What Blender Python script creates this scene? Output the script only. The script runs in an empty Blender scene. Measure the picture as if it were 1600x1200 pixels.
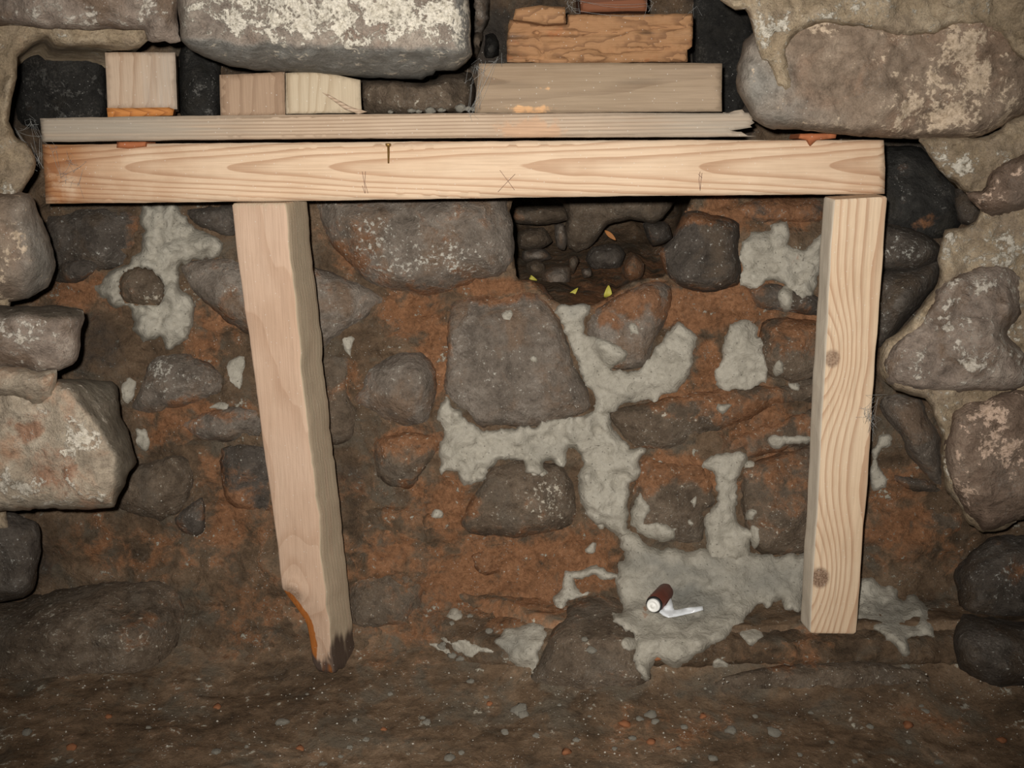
import bpy, bmesh, math, random
import numpy as np
from mathutils import Vector
from mathutils.geometry import delaunay_2d_cdt
random.seed(7)
RNG = np.random.default_rng(11)
SC = bpy.context.scene
COL = SC.collection

# ------------------------------------------------------------------ camera, light, exposure
F = 1600.0                       # focal length in pixels of a 1600 px wide frame
CAM = np.array([0.0, -1.46, 0.80])
TH = math.radians(12.5)
cd = bpy.data.cameras.new('camera'); cam = bpy.data.objects.new('camera', cd); COL.objects.link(cam)
cam.location = CAM; cam.rotation_euler = (math.pi/2-TH, 0, 0)
cd.sensor_width = 36; cd.lens = 36*F/1600; cd.clip_start = 0.01
SC.camera = cam
SC.view_settings.view_transform = 'Standard'; SC.view_settings.look = 'None'
SC.view_settings.exposure = 0.0; SC.view_settings.gamma = 1.0
SC.view_settings.use_curve_mapping = False
w = bpy.data.worlds.new('cellar_dark'); SC.world = w; w.use_nodes = True
w.node_tree.nodes['Background'].inputs[0].default_value = (1.0, 0.9, 0.78, 1)
w.node_tree.nodes['Background'].inputs[1].default_value = 0.022
ld = bpy.data.lights.new('camera_flash', 'SPOT'); lo = bpy.data.objects.new('camera_flash', ld); COL.objects.link(lo)
ld.energy = 124; ld.color = (1.0, 0.965, 0.91); ld.shadow_soft_size = 0.012
ld.spot_size = math.radians(86); ld.spot_blend = 1.0
lo.location = (CAM[0]-0.036, CAM[1]-0.01, CAM[2]+0.042)

def P(px, py, Y):
    """point(s) on the vertical plane y=Y seen at pixel (px,py)"""
    px = np.asarray(px, float); py = np.asarray(py, float); Y = np.asarray(Y, float)
    a = (px-800)/F; b = (600-py)/F
    dy = math.cos(TH)+b*math.sin(TH); dz = -math.sin(TH)+b*math.cos(TH)
    t = (Y-CAM[1])/dy
    return np.stack([CAM[0]+a*t, Y+0*t, CAM[2]+dz*t], -1)
def floorY(px, py, z=0.0):
    b = (600-np.asarray(py, float))/F
    dy = math.cos(TH)+b*math.sin(TH); dz = -math.sin(TH)+b*math.cos(TH)
    t = (z-CAM[2])/np.minimum(dz, -1e-3)
    return CAM[1]+dy*t
d = Vector(P(770, 470, 0.0)-np.array(lo.location))
lo.rotation_euler = d.to_track_quat('-Z', 'Y').to_euler()

# ------------------------------------------------------------------ noise
_T = RNG.random((256, 256))
def vnoise(x, y):
    xi = np.floor(x).astype(int); yi = np.floor(y).astype(int)
    fx = x-xi; fy = y-yi
    fx = fx*fx*(3-2*fx); fy = fy*fy*(3-2*fy)
    a = _T[xi & 255, yi & 255]; b = _T[(xi+1) & 255, yi & 255]
    c = _T[xi & 255, (yi+1) & 255]; e = _T[(xi+1) & 255, (yi+1) & 255]
    return (a*(1-fx)+b*fx)*(1-fy)+(c*(1-fx)+e*fx)*fy
def fbm(x, y, s, octv=5, rough=0.5, seed=0.0):
    """value noise in -1..1; s = size of the largest lump in pixels"""
    x = np.asarray(x, float)/s+seed*17.31+40; y = np.asarray(y, float)/s+seed*7.77+40
    v = 0; am = 1; tot = 0
    for o in range(octv):
        v = v+am*(vnoise(x, y)*2-1); tot += am; am *= rough
        x = x*2.03+5.1; y = y*2.03+9.7
    return v/tot*1.5
def sstep(a, b, x):
    t = np.clip((np.asarray(x, float)-a)/(b-a), 0, 1); return t*t*(3-2*t)

# ------------------------------------------------------------------ node materials
class NT:
    def __init__(s, name):
        s.m = bpy.data.materials.new(name); s.m.use_nodes = True
        s.t = s.m.node_tree; s.b = s.t.nodes['Principled BSDF']
    def put(s, sock, v):
        if isinstance(v, bpy.types.NodeSocket): s.t.links.new(v, sock)
        elif isinstance(v, (tuple, list)) and len(v) == 3 and sock.type == 'RGBA': sock.default_value = (*v, 1)
        else: sock.default_value = v
    def math(s, op, a, b=None, c=None, clamp=False):
        n = s.t.nodes.new('ShaderNodeMath'); n.operation = op; n.use_clamp = clamp
        for i, v in enumerate((a, b, c)):
            if v is not None: s.put(n.inputs[i], v)
        return n.outputs[0]
    def vmath(s, op, a, b=None):
        n = s.t.nodes.new('ShaderNodeVectorMath'); n.operation = op
        s.put(n.inputs[0], a)
        if b is not None: s.put(n.inputs[1], b)
        return n.outputs['Value'] if op in ('LENGTH', 'DISTANCE', 'DOT_PRODUCT') else n.outputs[0]
    def mix(s, f, a, b, mode='MIX'):
        n = s.t.nodes.new('ShaderNodeMix'); n.data_type = 'RGBA'; n.blend_type = mode
        s.put(n.inputs[0], f); s.put(n.inputs[6], a); s.put(n.inputs[7], b); return n.outputs[2]
    def noise(s, vec, scale, detail=5, rough=0.55, dist=0.0, col=False):
        n = s.t.nodes.new('ShaderNodeTexNoise'); s.put(n.inputs['Vector'], vec)
        n.inputs['Scale'].default_value = scale; n.inputs['Detail'].default_value = detail
        n.inputs['Roughness'].default_value = rough; n.inputs['Distortion'].default_value = dist
        return n.outputs['Color' if col else 'Fac']
    def voro(s, vec, scale, feature='F1'):
        n = s.t.nodes.new('ShaderNodeTexVoronoi'); n.feature = feature; s.put(n.inputs['Vector'], vec)
        n.inputs['Scale'].default_value = scale; return n.outputs['Distance']
    def step(s, v, lo, hi):
        n = s.t.nodes.new('ShaderNodeMapRange'); n.interpolation_type = 'SMOOTHSTEP'
        s.put(n.inputs['Value'], v); n.inputs['From Min'].default_value = lo; n.inputs['From Max'].default_value = hi
        return n.outputs['Result']
    def ramp(s, f, stops):
        n = s.t.nodes.new('ShaderNodeValToRGB'); s.put(n.inputs[0], f); cr = n.color_ramp
        while len(cr.elements) < len(stops): cr.elements.new(0.5)
        for e, (p, c) in zip(cr.elements, stops): e.position = p; e.color = (*c, 1)
        return n.outputs[0]
    def sep(s, v):
        n = s.t.nodes.new('ShaderNodeSeparateXYZ'); s.put(n.inputs[0], v); return n.outputs
    def comb(s, x, y, z):
        n = s.t.nodes.new('ShaderNodeCombineXYZ')
        for i, v in enumerate((x, y, z)): s.put(n.inputs[i], v)
        return n.outputs[0]
    def obj(s, rnd=True):
        n = s.t.nodes.new('ShaderNodeTexCoord'); v = n.outputs['Object']
        if rnd:
            i = s.t.nodes.new('ShaderNodeObjectInfo')
            r = s.math('MULTIPLY', i.outputs['Random'], 30.0)
            v = s.vmath('ADD', v, s.comb(r, r, r))
        return v
    def mask(s):
        n = s.t.nodes.new('ShaderNodeAttribute'); n.attribute_name = 'mask'
        q = s.t.nodes.new('ShaderNodeSeparateColor'); s.t.links.new(n.outputs['Color'], q.inputs[0]); return list(q.outputs)[:3]+[n.outputs['Alpha']]
    def bump(s, h, strength, dist, prev=None):
        n = s.t.nodes.new('ShaderNodeBump'); s.put(n.inputs['Height'], h)
        n.inputs['Strength'].default_value = strength; n.inputs['Distance'].default_value = dist
        if prev is not None: s.put(n.inputs['Normal'], prev)
        return n.outputs[0]
    def out(s, color, rough=0.85, normal=None, spec=0.3, metal=0.0):
        s.put(s.b.inputs['Base Color'], color); s.put(s.b.inputs['Roughness'], rough)
        s.b.inputs['Specular IOR Level'].default_value = spec; s.b.inputs['Metallic'].default_value = metal
        if normal is not None: s.put(s.b.inputs['Normal'], normal)
        return s.m

CLAY = ((0.150, 0.075, 0.038), (0.255, 0.118, 0.056), (0.37, 0.185, 0.095))
def earth(name, dark, mid, light, tint, lime, clay=CLAY, black=(0.034, 0.031, 0.028), speck=0.5, bump=1.0, sc=1.0, spec=0.10, dust=(0.36, 0.32, 0.275), dustamt=0.5, rough=0.8, bare=(0.27, 0.265, 0.24), fine=0.35):
    """stone / earth: mask R = clay smears, G = lime crust, B = dark soil and painted shade"""
    g = NT(name); v = g.obj(); R, G, B, A = g.mask()
    n1 = g.noise(v, 9*sc, 8, 0.62, 0.3); n2 = g.noise(v, 34*sc, 8, 0.66, 0.4); n3 = g.noise(v, 150*sc, 6, 0.7); n4 = g.noise(v, 420, 3, 0.7)
    base = g.ramp(g.math('ADD', g.math('MULTIPLY', n1, 0.55), g.math('MULTIPLY', n2, 0.45)), [(0.34, tuple(k*0.8 for k in dark)), (0.5, mid), (0.66, tuple(k*1.15 for k in light))])
    base = g.mix(g.step(g.noise(v, 15*sc, 6, 0.6, 0.5), 0.48, 0.66), base, tint)
    base = g.mix(g.math('MULTIPLY', A, 0.92), base, g.mix(g.step(n2, 0.35, 0.65), tuple(k*0.68 for k in bare), bare))
    # pale dust bloom
    bl = g.math('MULTIPLY', g.step(g.noise(v, 13, 5, 0.6), 0.46, 0.70), g.step(g.noise(v, 230, 5, 0.75), 0.49, 0.64))
    base = g.mix(g.math('MULTIPLY', bl, dustamt), base, dust)
    # clay
    cf = g.step(g.math('ADD', R, g.math('MULTIPLY', g.math('ADD', g.math('MULTIPLY', n1, 0.5), g.math('SUBTRACT', n2, 0.75)), 1.9)), 0.28, 0.72)
    cc = g.ramp(g.math('ADD', g.math('MULTIPLY', n3, 0.5), g.math('MULTIPLY', g.noise(v, 22, 6, 0.65, 0.4), 0.5)), [(0.32, clay[0]), (0.5, clay[1]), (0.68, clay[2])])
    base = g.mix(g.math('MULTIPLY', cf, 0.88), base, cc)
    # lime crust
    lf = g.step(g.math('ADD', G, g.math('MULTIPLY', g.math('ADD', g.math('MULTIPLY', n2, 1-fine), g.math('SUBTRACT', g.math('MULTIPLY', n3, fine), 0.5)), 4.2)), 0.36, 0.54)
    lc = g.mix(g.step(n3, 0.35, 0.6), (lime[0]*0.72, lime[1]*0.70, lime[2]*0.66), lime)
    base = g.mix(lf, base, lc)
    # dark soil, and shade painted into the colour
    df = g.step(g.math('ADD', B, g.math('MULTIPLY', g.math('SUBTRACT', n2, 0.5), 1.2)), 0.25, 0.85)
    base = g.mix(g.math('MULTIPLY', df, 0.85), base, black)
    # pinhead grit
    sp = g.math('MULTIPLY', g.math('LESS_THAN', g.voro(v, 160), 0.13), g.step(g.noise(v, 20, 3), 0.48, 0.62))
    base = g.mix(g.math('MULTIPLY', sp, speck), base, (0.62, 0.60, 0.55))
    n5 = g.noise(v, 75*sc, 9, 0.78, 0.3)
    base = g.mix(1.0, base, g.ramp(n5, [(0.30, (0.50, 0.49, 0.48)), (0.5, (0.95, 0.95, 0.95)), (0.72, (1.0, 1.0, 1.0))]), 'MULTIPLY')
    base = g.mix(0.6, base, g.ramp(n4, [(0.3, (0.55, 0.55, 0.55)), (0.6, (1.0, 1.0, 1.0))]), 'MULTIPLY')
    base = g.mix(g.math('MULTIPLY', g.step(n5, 0.60, 0.74), 0.35), base, g.mix(0.5, base, (0.75, 0.70, 0.62)))
    nb = g.bump(n1, 0.5*bump, 0.03); nb = g.bump(n2, 0.65*bump, 0.012, nb)
    nb = g.bump(g.math('ADD', n3, g.math('MULTIPLY', lf, 0.25)), 0.6*bump, 0.004, nb)
    nb = g.bump(n4, 0.5*bump, 0.0015, nb)
    return g.out(base, g.math('SUBTRACT', rough+0.1, g.math('MULTIPLY', n3, 0.2)), nb, spec)

M = {}
SOIL = ((0.066, 0.046, 0.030), (0.138, 0.090, 0.055), (0.215, 0.150, 0.098), (0.120, 0.095, 0.068), (0.4, 0.37, 0.3))
M['dirt'] = earth('packed_dirt', *SOIL, dustamt=0.16, speck=0.5)
M['floor'] = earth('floor_dirt', *[tuple(k*1.22 for k in c) for c in SOIL], dustamt=0.10, speck=0.6, bump=0.6)
M['grey'] = earth('grey_stone', (0.110, 0.088, 0.069), (0.200, 0.163, 0.131), (0.29, 0.25, 0.208), (0.205, 0.143, 0.100), (0.52, 0.48, 0.41), dustamt=0.5, fine=0.75)
M['dgrey'] = earth('dark_stone', (0.058, 0.048, 0.039), (0.108, 0.089, 0.073), (0.168, 0.145, 0.123), (0.105, 0.078, 0.056), (0.45, 0.43, 0.38), dustamt=0.4, fine=0.75)
M['brown'] = earth('brown_stone', (0.085, 0.062, 0.043), (0.150, 0.110, 0.077), (0.22, 0.17, 0.125), (0.140, 0.110, 0.082), (0.5, 0.44, 0.35), dustamt=0.25, fine=0.75)
M['granite'] = earth('limewashed_stone', (0.27, 0.215, 0.175), (0.42, 0.35, 0.285), (0.55, 0.47, 0.39), (0.36, 0.27, 0.21), (0.87, 0.795, 0.67), sc=1.3, dustamt=0.2, bump=1.2, bare=(0.36, 0.355, 0.325))
M['slate'] = earth('grey_split_stone', (0.18, 0.165, 0.142), (0.275, 0.255, 0.222), (0.38, 0.36, 0.32), (0.27, 0.235, 0.185), (0.66, 0.61, 0.51), dustamt=0.3, bump=0.7)
M['tan'] = earth('tan_stone', (0.29, 0.23, 0.17), (0.46, 0.375, 0.28), (0.60, 0.515, 0.40), (0.50, 0.31, 0.20), (0.78, 0.70, 0.58), dustamt=0.3, sc=0.9, bare=(0.27, 0.235, 0.18), clay=((0.26, 0.13, 0.08), (0.38, 0.20, 0.12), (0.5, 0.3, 0.2)))
M['rose'] = earth('lime_crusted_stone', (0.18, 0.138, 0.110), (0.345, 0.272, 0.218), (0.52, 0.44, 0.365), (0.22, 0.155, 0.11), (0.66, 0.59, 0.50), dustamt=0.6, bare=(0.15, 0.125, 0.095))
M['russet'] = earth('russet_stone', (0.165, 0.118, 0.084), (0.27, 0.20, 0.145), (0.36, 0.285, 0.215), (0.29, 0.198, 0.138), (0.62, 0.485, 0.355), dustamt=0.25, bump=0.6, bare=(0.30, 0.28, 0.245))
M['nearblack'] = earth('near_black_stone', (0.018, 0.017, 0.015), (0.036, 0.034, 0.031), (0.062, 0.058, 0.052), (0.040, 0.036, 0.030), (0.22, 0.21, 0.19), dustamt=0.3, speck=0.4, black=(0.014, 0.013, 0.012))  # near-black stone colour for the darkest pieces
M['pink'] = earth('pink_crusted_stone', (0.14, 0.094, 0.066), (0.25, 0.174, 0.127), (0.37, 0.285, 0.215), (0.23, 0.17, 0.13), (0.74, 0.54, 0.41), dustamt=0.4)
M['oldmortar'] = earth('old_tan_mortar', (0.245, 0.182, 0.115), (0.39, 0.298, 0.196), (0.53, 0.435, 0.315), (0.32, 0.245, 0.17), (0.66, 0.60, 0.50), dustamt=0.3, bump=1.0)

def mortar_mat():
    g = NT('fresh_grey_mortar'); v = g.obj(); R, G, B = g.mask()[:3]
    n1 = g.noise(v, 26, 7, 0.6, 0.6); n2 = g.noise(v, 110, 6, 0.65, 0.5); n3 = g.noise(v, 420, 4, 0.7)
    c = g.ramp(g.math('ADD', g.math('MULTIPLY', n1, 0.6), g.math('MULTIPLY', n2, 0.4)), [(0.30, (0.285, 0.258, 0.205)), (0.5, (0.390, 0.355, 0.290)), (0.70, (0.475, 0.44, 0.365))])
    c = g.mix(g.math('MULTIPLY', B, 0.9), c, (0.150, 0.147, 0.128))
    c = g.mix(g.math('MULTIPLY', g.step(g.math('ADD', R, g.math('MULTIPLY', g.math('SUBTRACT', n2, 0.5), 1.5)), 0.4, 0.8), 0.8), c, CLAY[1])
    c = g.mix(g.math('MULTIPLY', g.math('LESS_THAN', g.voro(v, 90), 0.12), 0.6), c, (0.10, 0.09, 0.07))
    c = g.mix(0.4, c, g.ramp(n3, [(0.3, (0.6, 0.6, 0.6)), (0.7, (1, 1, 1))]), 'MULTIPLY')
    nb = g.bump(n1, 0.4, 0.010); nb = g.bump(n2, 0.75, 0.005, nb); nb = g.bump(n3, 0.4, 0.001, nb)
    return g.out(c, 0.72, nb, 0.35)
M['mortar'] = mortar_mat()

def wood(name, axis, early, late, pith=(0.02, -0.10), freq=95, stretch=0.10, warp=0.012, slope=0.02, knots=(), grey=(0.30, 0.27, 0.22), rot=(0.34, 0.12, 0.03), dark=(0.035, 0.022, 0.016), ringamt=0.75, bumpd=0.0012, ringw=(0.55, 0.98)):
    """sawn timber: rings about a pith line; axis = local axis of the grain; mask R = rot, G = weathering, B = dark stain"""
    g = NT(name); v = g.obj(False); x, y, z = g.sep(v)
    L, a, b = {'X': (x, z, y), 'Z': (z, x, y), 'Y': (y, x, z)}[axis]
    R, G, B, A = g.mask()
    p = g.comb(g.math('MULTIPLY', L, stretch*10), g.math('MULTIPLY', a, 6), g.math('MULTIPLY', b, 6))
    wn = g.noise(p, 1.0, 3, 0.5, 0.0, True); wn = g.vmath('SUBTRACT', wn, (0.5, 0.5, 0.5)); w3 = g.sep(wn)
    aa = g.math('ADD', g.math('SUBTRACT', a, pith[0]), g.math('MULTIPLY', w3[0], warp*4))
    bb = g.math('ADD', g.math('SUBTRACT', b, pith[1]), g.math('MULTIPLY', w3[1], warp*4))
    r = g.math('SQRT', g.math('ADD', g.math('MULTIPLY', aa, aa), g.math('MULTIPLY', bb, bb)))
    r = g.math('ADD', r, g.math('MULTIPLY', L, slope))
    kn = None
    for (kl, ka, ks, kd) in knots:
        dl = g.math('MULTIPLY', g.math('SUBTRACT', L, kl), 0.42); da = g.math('SUBTRACT', a, ka)
        dd = g.math('SQRT', g.math('ADD', g.math('MULTIPLY', dl, dl), g.math('MULTIPLY', da, da)))
        e = g.math('POWER', 2.718, g.math('MULTIPLY', g.math('MULTIPLY', dd, dd), -1.0/(ks*ks*2.4)))
        r = g.math('ADD', r, g.math('MULTIPLY', e, 0.030))
        dr = g.math('SQRT', g.math('ADD', g.math('MULTIPLY', g.math('MULTIPLY', dl, 1.9), g.math('MULTIPLY', dl, 1.9)), g.math('MULTIPLY', da, da)))
        f = g.math('MULTIPLY', g.math('SUBTRACT', 1.0, g.step(dr, ks*0.35, ks*0.62)), kd)
        kn = f if kn is None else g.math('MAXIMUM', kn, f)
    fr = g.math('FRACT', g.math('MULTIPLY', r, freq))
    ring = g.math('MULTIPLY', g.step(fr, ringw[0], ringw[1]), g.math('SUBTRACT', 1.0, g.step(fr, 0.965, 1.0)))
    fp = g.comb(g.math('MULTIPLY', L, 12), g.math('MULTIPLY', a, 420), g.math('MULTIPLY', b, 420))
    fib = g.noise(fp, 1.0, 4, 0.6)
    big = g.noise(v, 7, 4, 0.6)
    fine = g.noise(v, 380, 3, 0.6)
    c = g.mix(g.math('MULTIPLY', ring, ringamt), early, late)
    c = g.mix(0.5, c, g.ramp(fib, [(0.3, (0.70, 0.68, 0.66)), (0.6, (1, 1, 1))]), 'MULTIPLY')
    c = g.mix(0.45, c, g.ramp(big, [(0.35, (0.80, 0.72, 0.65)), (0.6, (1, 1, 1))]), 'MULTIPLY')
    if kn is not None:
        kc = g.mix(g.step(fine, 0.35, 0.65), (0.13, 0.075, 0.045), (0.30, 0.20, 0.135))
        c = g.mix(kn, c, kc)
    gf = g.math('MULTIPLY', g.step(g.math('ADD', G, g.math('MULTIPLY', g.math('SUBTRACT', g.noise(fp, 0.35, 4, 0.6), 0.5), 1.1)), 0.15, 0.95), 0.9)
    c = g.mix(gf, c, g.mix(fib, (grey[0]*0.75, grey[1]*0.75, grey[2]*0.75), (grey[0]*1.25, grey[1]*1.25, grey[2]*1.25)))
    rf = g.step(g.math('ADD', R, g.math('MULTIPLY', g.math('SUBTRACT', g.noise(v, 70, 5, 0.6), 0.5), 1.0)), 0.35, 0.6)
    c = g.mix(rf, c, g.mix(fib, (rot[0]*0.45, rot[1]*0.4, rot[2]*0.4), (rot[0]*1.5, rot[1]*1.5, rot[2]*1.5)))
    bf = g.step(g.math('ADD', B, g.math('MULTIPLY', g.math('SUBTRACT', g.noise(fp, 0.2, 5, 0.6), 0.5), 1.8)), 0.25, 0.9)
    c = g.mix(bf, c, dark)
    c = g.mix(g.math('MULTIPLY', g.math('MULTIPLY', A, g.step(g.noise(v, 18, 5, 0.6), 0.25, 0.6)), 0.9), c, g.mix(1.0, c, (0.62, 0.41, 0.27), 'MULTIPLY'))
    sp = g.math('MULTIPLY', g.math('LESS_THAN', g.voro(v, 120), 0.09), 0.35)
    c = g.mix(sp, c, (0.7, 0.68, 0.63))
    nb = g.bump(fib, 0.4, bumpd); nb = g.bump(ring, 0.25, bumpd*0.5, nb); nb = g.bump(fine, 0.3, 0.0006, nb)
    return g.out(c, g.math('SUBTRACT', 0.78, g.math('MULTIPLY', bf, 0.35)), nb, 0.25)

def plain(name, c, rough=0.6, spec=0.4, metal=0.0, var=0.25, sc=90):
    g = NT(name); v = g.obj(); n = g.noise(v, sc, 5, 0.65)
    col = g.mix(var*2, c, g.ramp(n, [(0.3, tuple(k*(1-var*1.6) for k in c)), (0.7, tuple(min(1, k*(1+var)) for k in c))]))
    return g.out(col, rough, g.bump(n, 0.4, 0.001), spec, metal)

# ------------------------------------------------------------------ object helpers
def tag(o, label=None, cat=None, group=None, kind=None):
    if label: o['label'] = label
    if cat: o['category'] = cat
    if group: o['group'] = group
    if kind: o['kind'] = kind
    return o
def mesh_obj(name, V, faces, mat, parent=None, mask=None, smooth=True, origin=None, flat_from=None):
    V = np.asarray(V, float)
    c = V.mean(0) if origin is None else np.asarray(origin, float)
    me = bpy.data.meshes.new(name)
    me.from_pydata((V-c).tolist(), [], faces)
    if mask is not None:
        at = me.attributes.new('mask', 'FLOAT_COLOR', 'POINT')
        a = np.zeros((len(V), 4)); a[:, :np.shape(mask)[1]] = mask; at.data.foreach_set('color', a.ravel())
    me.materials.append(mat)
    if smooth:
        s = np.ones(len(me.polygons), bool)
        if flat_from is not None: s[flat_from:] = False
        me.polygons.foreach_set('use_smooth', s)
    me.update()
    o = bpy.data.objects.new(name, me); COL.objects.link(o)
    o.location = c
    if parent is not None:
        o.parent = parent; o.location = c-np.array(parent.location)
    return o
def empty(name, loc):
    o = bpy.data.objects.new(name, None); COL.objects.link(o); o.location = loc; o.empty_display_size = 0.05; return o
def spline(pts, step=6.0, jit=0.0, seed=0.0, tension=0.5, jscale=26.0):
    """closed Catmull-Rom through pts, resampled, edge roughened"""
    p = np.array(pts, float); n = len(p); out = []
    for i in range(n):
        p0, p1, p2, p3 = p[i-1], p[i], p[(i+1) % n], p[(i+2) % n]
        k = max(1, int(np.hypot(*(p2-p1))/step))
        for j in range(k):
            t = j/k
            q = 0.5*((2*p1)+(p2-p0)*t+(2*p0-5*p1+4*p2-p3)*t*t+(3*p1-p0-3*p2+p3)*t**3)
            l = p1*(1-t)+p2*t
            out.append(q*tension*1.0+l*(1-tension))
    o = np.array(out)
    if jit > 0:
        nx = fbm(o[:, 0], o[:, 1], jscale, 4, 0.62, seed+1); ny = fbm(o[:, 0], o[:, 1], jscale, 4, 0.62, seed+2)
        o = o+np.stack([nx, ny], -1)*jit
    return o
def inside(poly, q):
    x, y = q[:, 0], q[:, 1]; r = np.zeros(len(q), bool); j = len(poly)-1
    for i in range(len(poly)):
        xi, yi = poly[i]; xj, yj = poly[j]
        if yi != yj:
            c = ((yi > y) != (yj > y)) & (x < (xj-xi)*(y-yi)/(yj-yi)+xi)
            r ^= c
        j = i
    return r
def edist(poly, q):
    a = poly; b = np.roll(poly, -1, 0); best = np.full(len(q), 1e9)
    for i in range(len(a)):
        ab = b[i]-a[i]; L = ab@ab
        if L < 1e-9: continue
        t = np.clip(((q-a[i])@ab)/L, 0, 1)
        dd = q-(a[i]+t[:, None]*ab)
        best = np.minimum(best, (dd*dd).sum(1))
    return np.sqrt(best)
def trimesh(poly, s):
    lo_, hi = poly.min(0), poly.max(0)
    gx = np.arange(lo_[0], hi[0]+s, s); gy = np.arange(lo_[1], hi[1]+s, s*0.87)
    X, Y = np.meshgrid(gx, gy); X = X+(np.arange(len(gy)) % 2)[:, None]*s*0.5
    q = np.stack([X.ravel(), Y.ravel()], -1)
    q = q+RNG.normal(0, s*0.10, q.shape)
    q = q[inside(poly, q)]
    if len(q): q = q[edist(poly, q) > s*0.5]
    pts = np.vstack([poly, q]); nb = len(poly)
    r = delaunay_2d_cdt([Vector(p) for p in pts], [(i, (i+1) % nb) for i in range(nb)], [], 1, 1e-5)
    v = np.array([(a.x, a.y) for a in r[0]])
    f = [tuple(t) for t in r[2]]
    return v, f
def boundary_loops(f):
    cnt = {}
    for t in f:
        for i in range(len(t)):
            a, b = t[i], t[(i+1) % len(t)]
            if (b, a) in cnt: del cnt[(b, a)]
            else: cnt[(a, b)] = 1
    return list(cnt)

# ------------------------------------------------------------------ depth of the recessed wall, on a 4 px raster
GX = np.arange(-300, 1904, 4.0); GY = np.arange(-80, 1284, 4.0)
RXm, RYm = np.meshgrid(GX, GY)
def base0(px, py):
    l = np.interp(py, [-80, 250, 330, 450, 600, 800, 950, 1020, 1060, 1110, 1300], [0.24, 0.24, 0.21, 0.185, 0.16, 0.125, 0.102, 0.058, 0.010, -0.06, -0.20])
    r = np.interp(py, [-80, 250, 330, 450, 600, 800, 880, 935, 1000, 1050, 1110, 1300], [0.26, 0.26, 0.21, 0.185, 0.16, 0.13, 0.115, 0.085, -0.025, -0.05, -0.06, -0.1])
    s = sstep(620, 900, px)
    return l*(1-s)+r*s
def base(px, py):
    n = fbm(px, py*1.25, 120, 6, 0.55, 3)*0.016*(1-0.5*sstep(880, 960, py)*sstep(700, 950, px))+np.abs(fbm(px, py*1.8, 60, 4, 0.5, 5))*-0.010
    y = base0(px, py)+n
    return y+0.10*sstep(1025, 1090, py)
def rsample(A, px, py):
    fx = np.clip((np.asarray(px, float)-GX[0])/4, 0, len(GX)-1.001); fy = np.clip((np.asarray(py, float)-GY[0])/4, 0, len(GY)-1.001)
    xi = fx.astype(int); yi = fy.astype(int); u = fx-xi; v = fy-yi
    return (A[yi, xi]*(1-u)+A[yi, xi+1]*u)*(1-v)+(A[yi+1, xi]*(1-u)+A[yi+1, xi+1]*u)*v
def blur(A, n):
    for _ in range(n):
        B = np.pad(A, 1, mode='edge')
        A = (B[:-2, 1:-1]+B[2:, 1:-1]+B[1:-1, :-2]+B[1:-1, 2:]+2*B[1:-1, 1:-1])/6
    return A
SURF = base(RXm, RYm)

# soil colours and painted shade: blobs (x, y, rx, ry, amount), edges broken up by noise
CLAYB = [(540,400,45,40,.7),(640,495,55,40,.95),(672,560,22,80,.9),(770,447,80,22,.9),(975,470,50,30,.8),(1085,472,130,34,1.0),(1108,560,26,60,1.0),(1105,335,70,22,.9),
 (1225,335,60,26,.8),(1240,515,60,40,.9),(1090,620,110,34,.75),(1190,650,80,40,.8),(640,690,60,30,.7),(800,890,170,70,.85),(910,880,70,60,.9),(1060,740,90,26,.8),
 (1220,755,60,60,.7),(330,640,90,20,.9),(270,672,45,26,.8),(330,530,50,45,.7),(130,460,70,50,.6),(370,800,60,70,.75),(200,850,140,46,.55),(600,860,90,60,.6),
 (400,960,100,80,.45),(640,980,80,60,.5),(1430,830,100,50,.65),(1400,760,50,50,.6),(1480,1120,120,30,.35),(1080,1150,190,40,.4),(700,795,70,40,.8),(560,760,40,40,.5),
 (540,590,30,30,.6),(900,450,60,40,.7),(1250,1010,120,26,.45),(330,745,30,60,.6),(1010,1130,90,30,.45),(620,1020,80,40,.4),(250,1130,200,50,.3),(860,1180,200,30,.3)]
DARKB = [(95,130,120,90,1.1),(310,130,40,70,1.1),(1130,90,70,130,1.2),(1440,280,70,120,1.1),(1400,430,40,130,.8),(150,560,40,80,.6),(560,725,34,50,.5),(1210,690,110,16,.7),(30,870,60,70,.7),  # dark soil, plus the shade of holes, gaps and recesses painted in
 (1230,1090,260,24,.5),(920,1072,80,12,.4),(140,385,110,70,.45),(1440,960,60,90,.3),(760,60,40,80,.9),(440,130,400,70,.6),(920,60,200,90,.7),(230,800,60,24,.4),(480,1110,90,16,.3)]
def blobs(L, px, py, b0=0.0):
    wx = px+fbm(px, py, 70, 4, 0.6, 8)*26; wy = py+fbm(px, py, 70, 4, 0.6, 9)*26
    v = np.zeros_like(px, dtype=float)+b0
    for (cx, cy, rx, ry, s) in L:
        v = np.maximum(v, s*np.exp(-0.7*(((wx-cx)/rx)**2+((wy-cy)/ry)**2)))
    return v
def soil_shade_mask(px, py):
    return np.stack([blobs(CLAYB, px, py, 0.09), 0*px, blobs(DARKB, px, py, 0.0)], -1)

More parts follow.
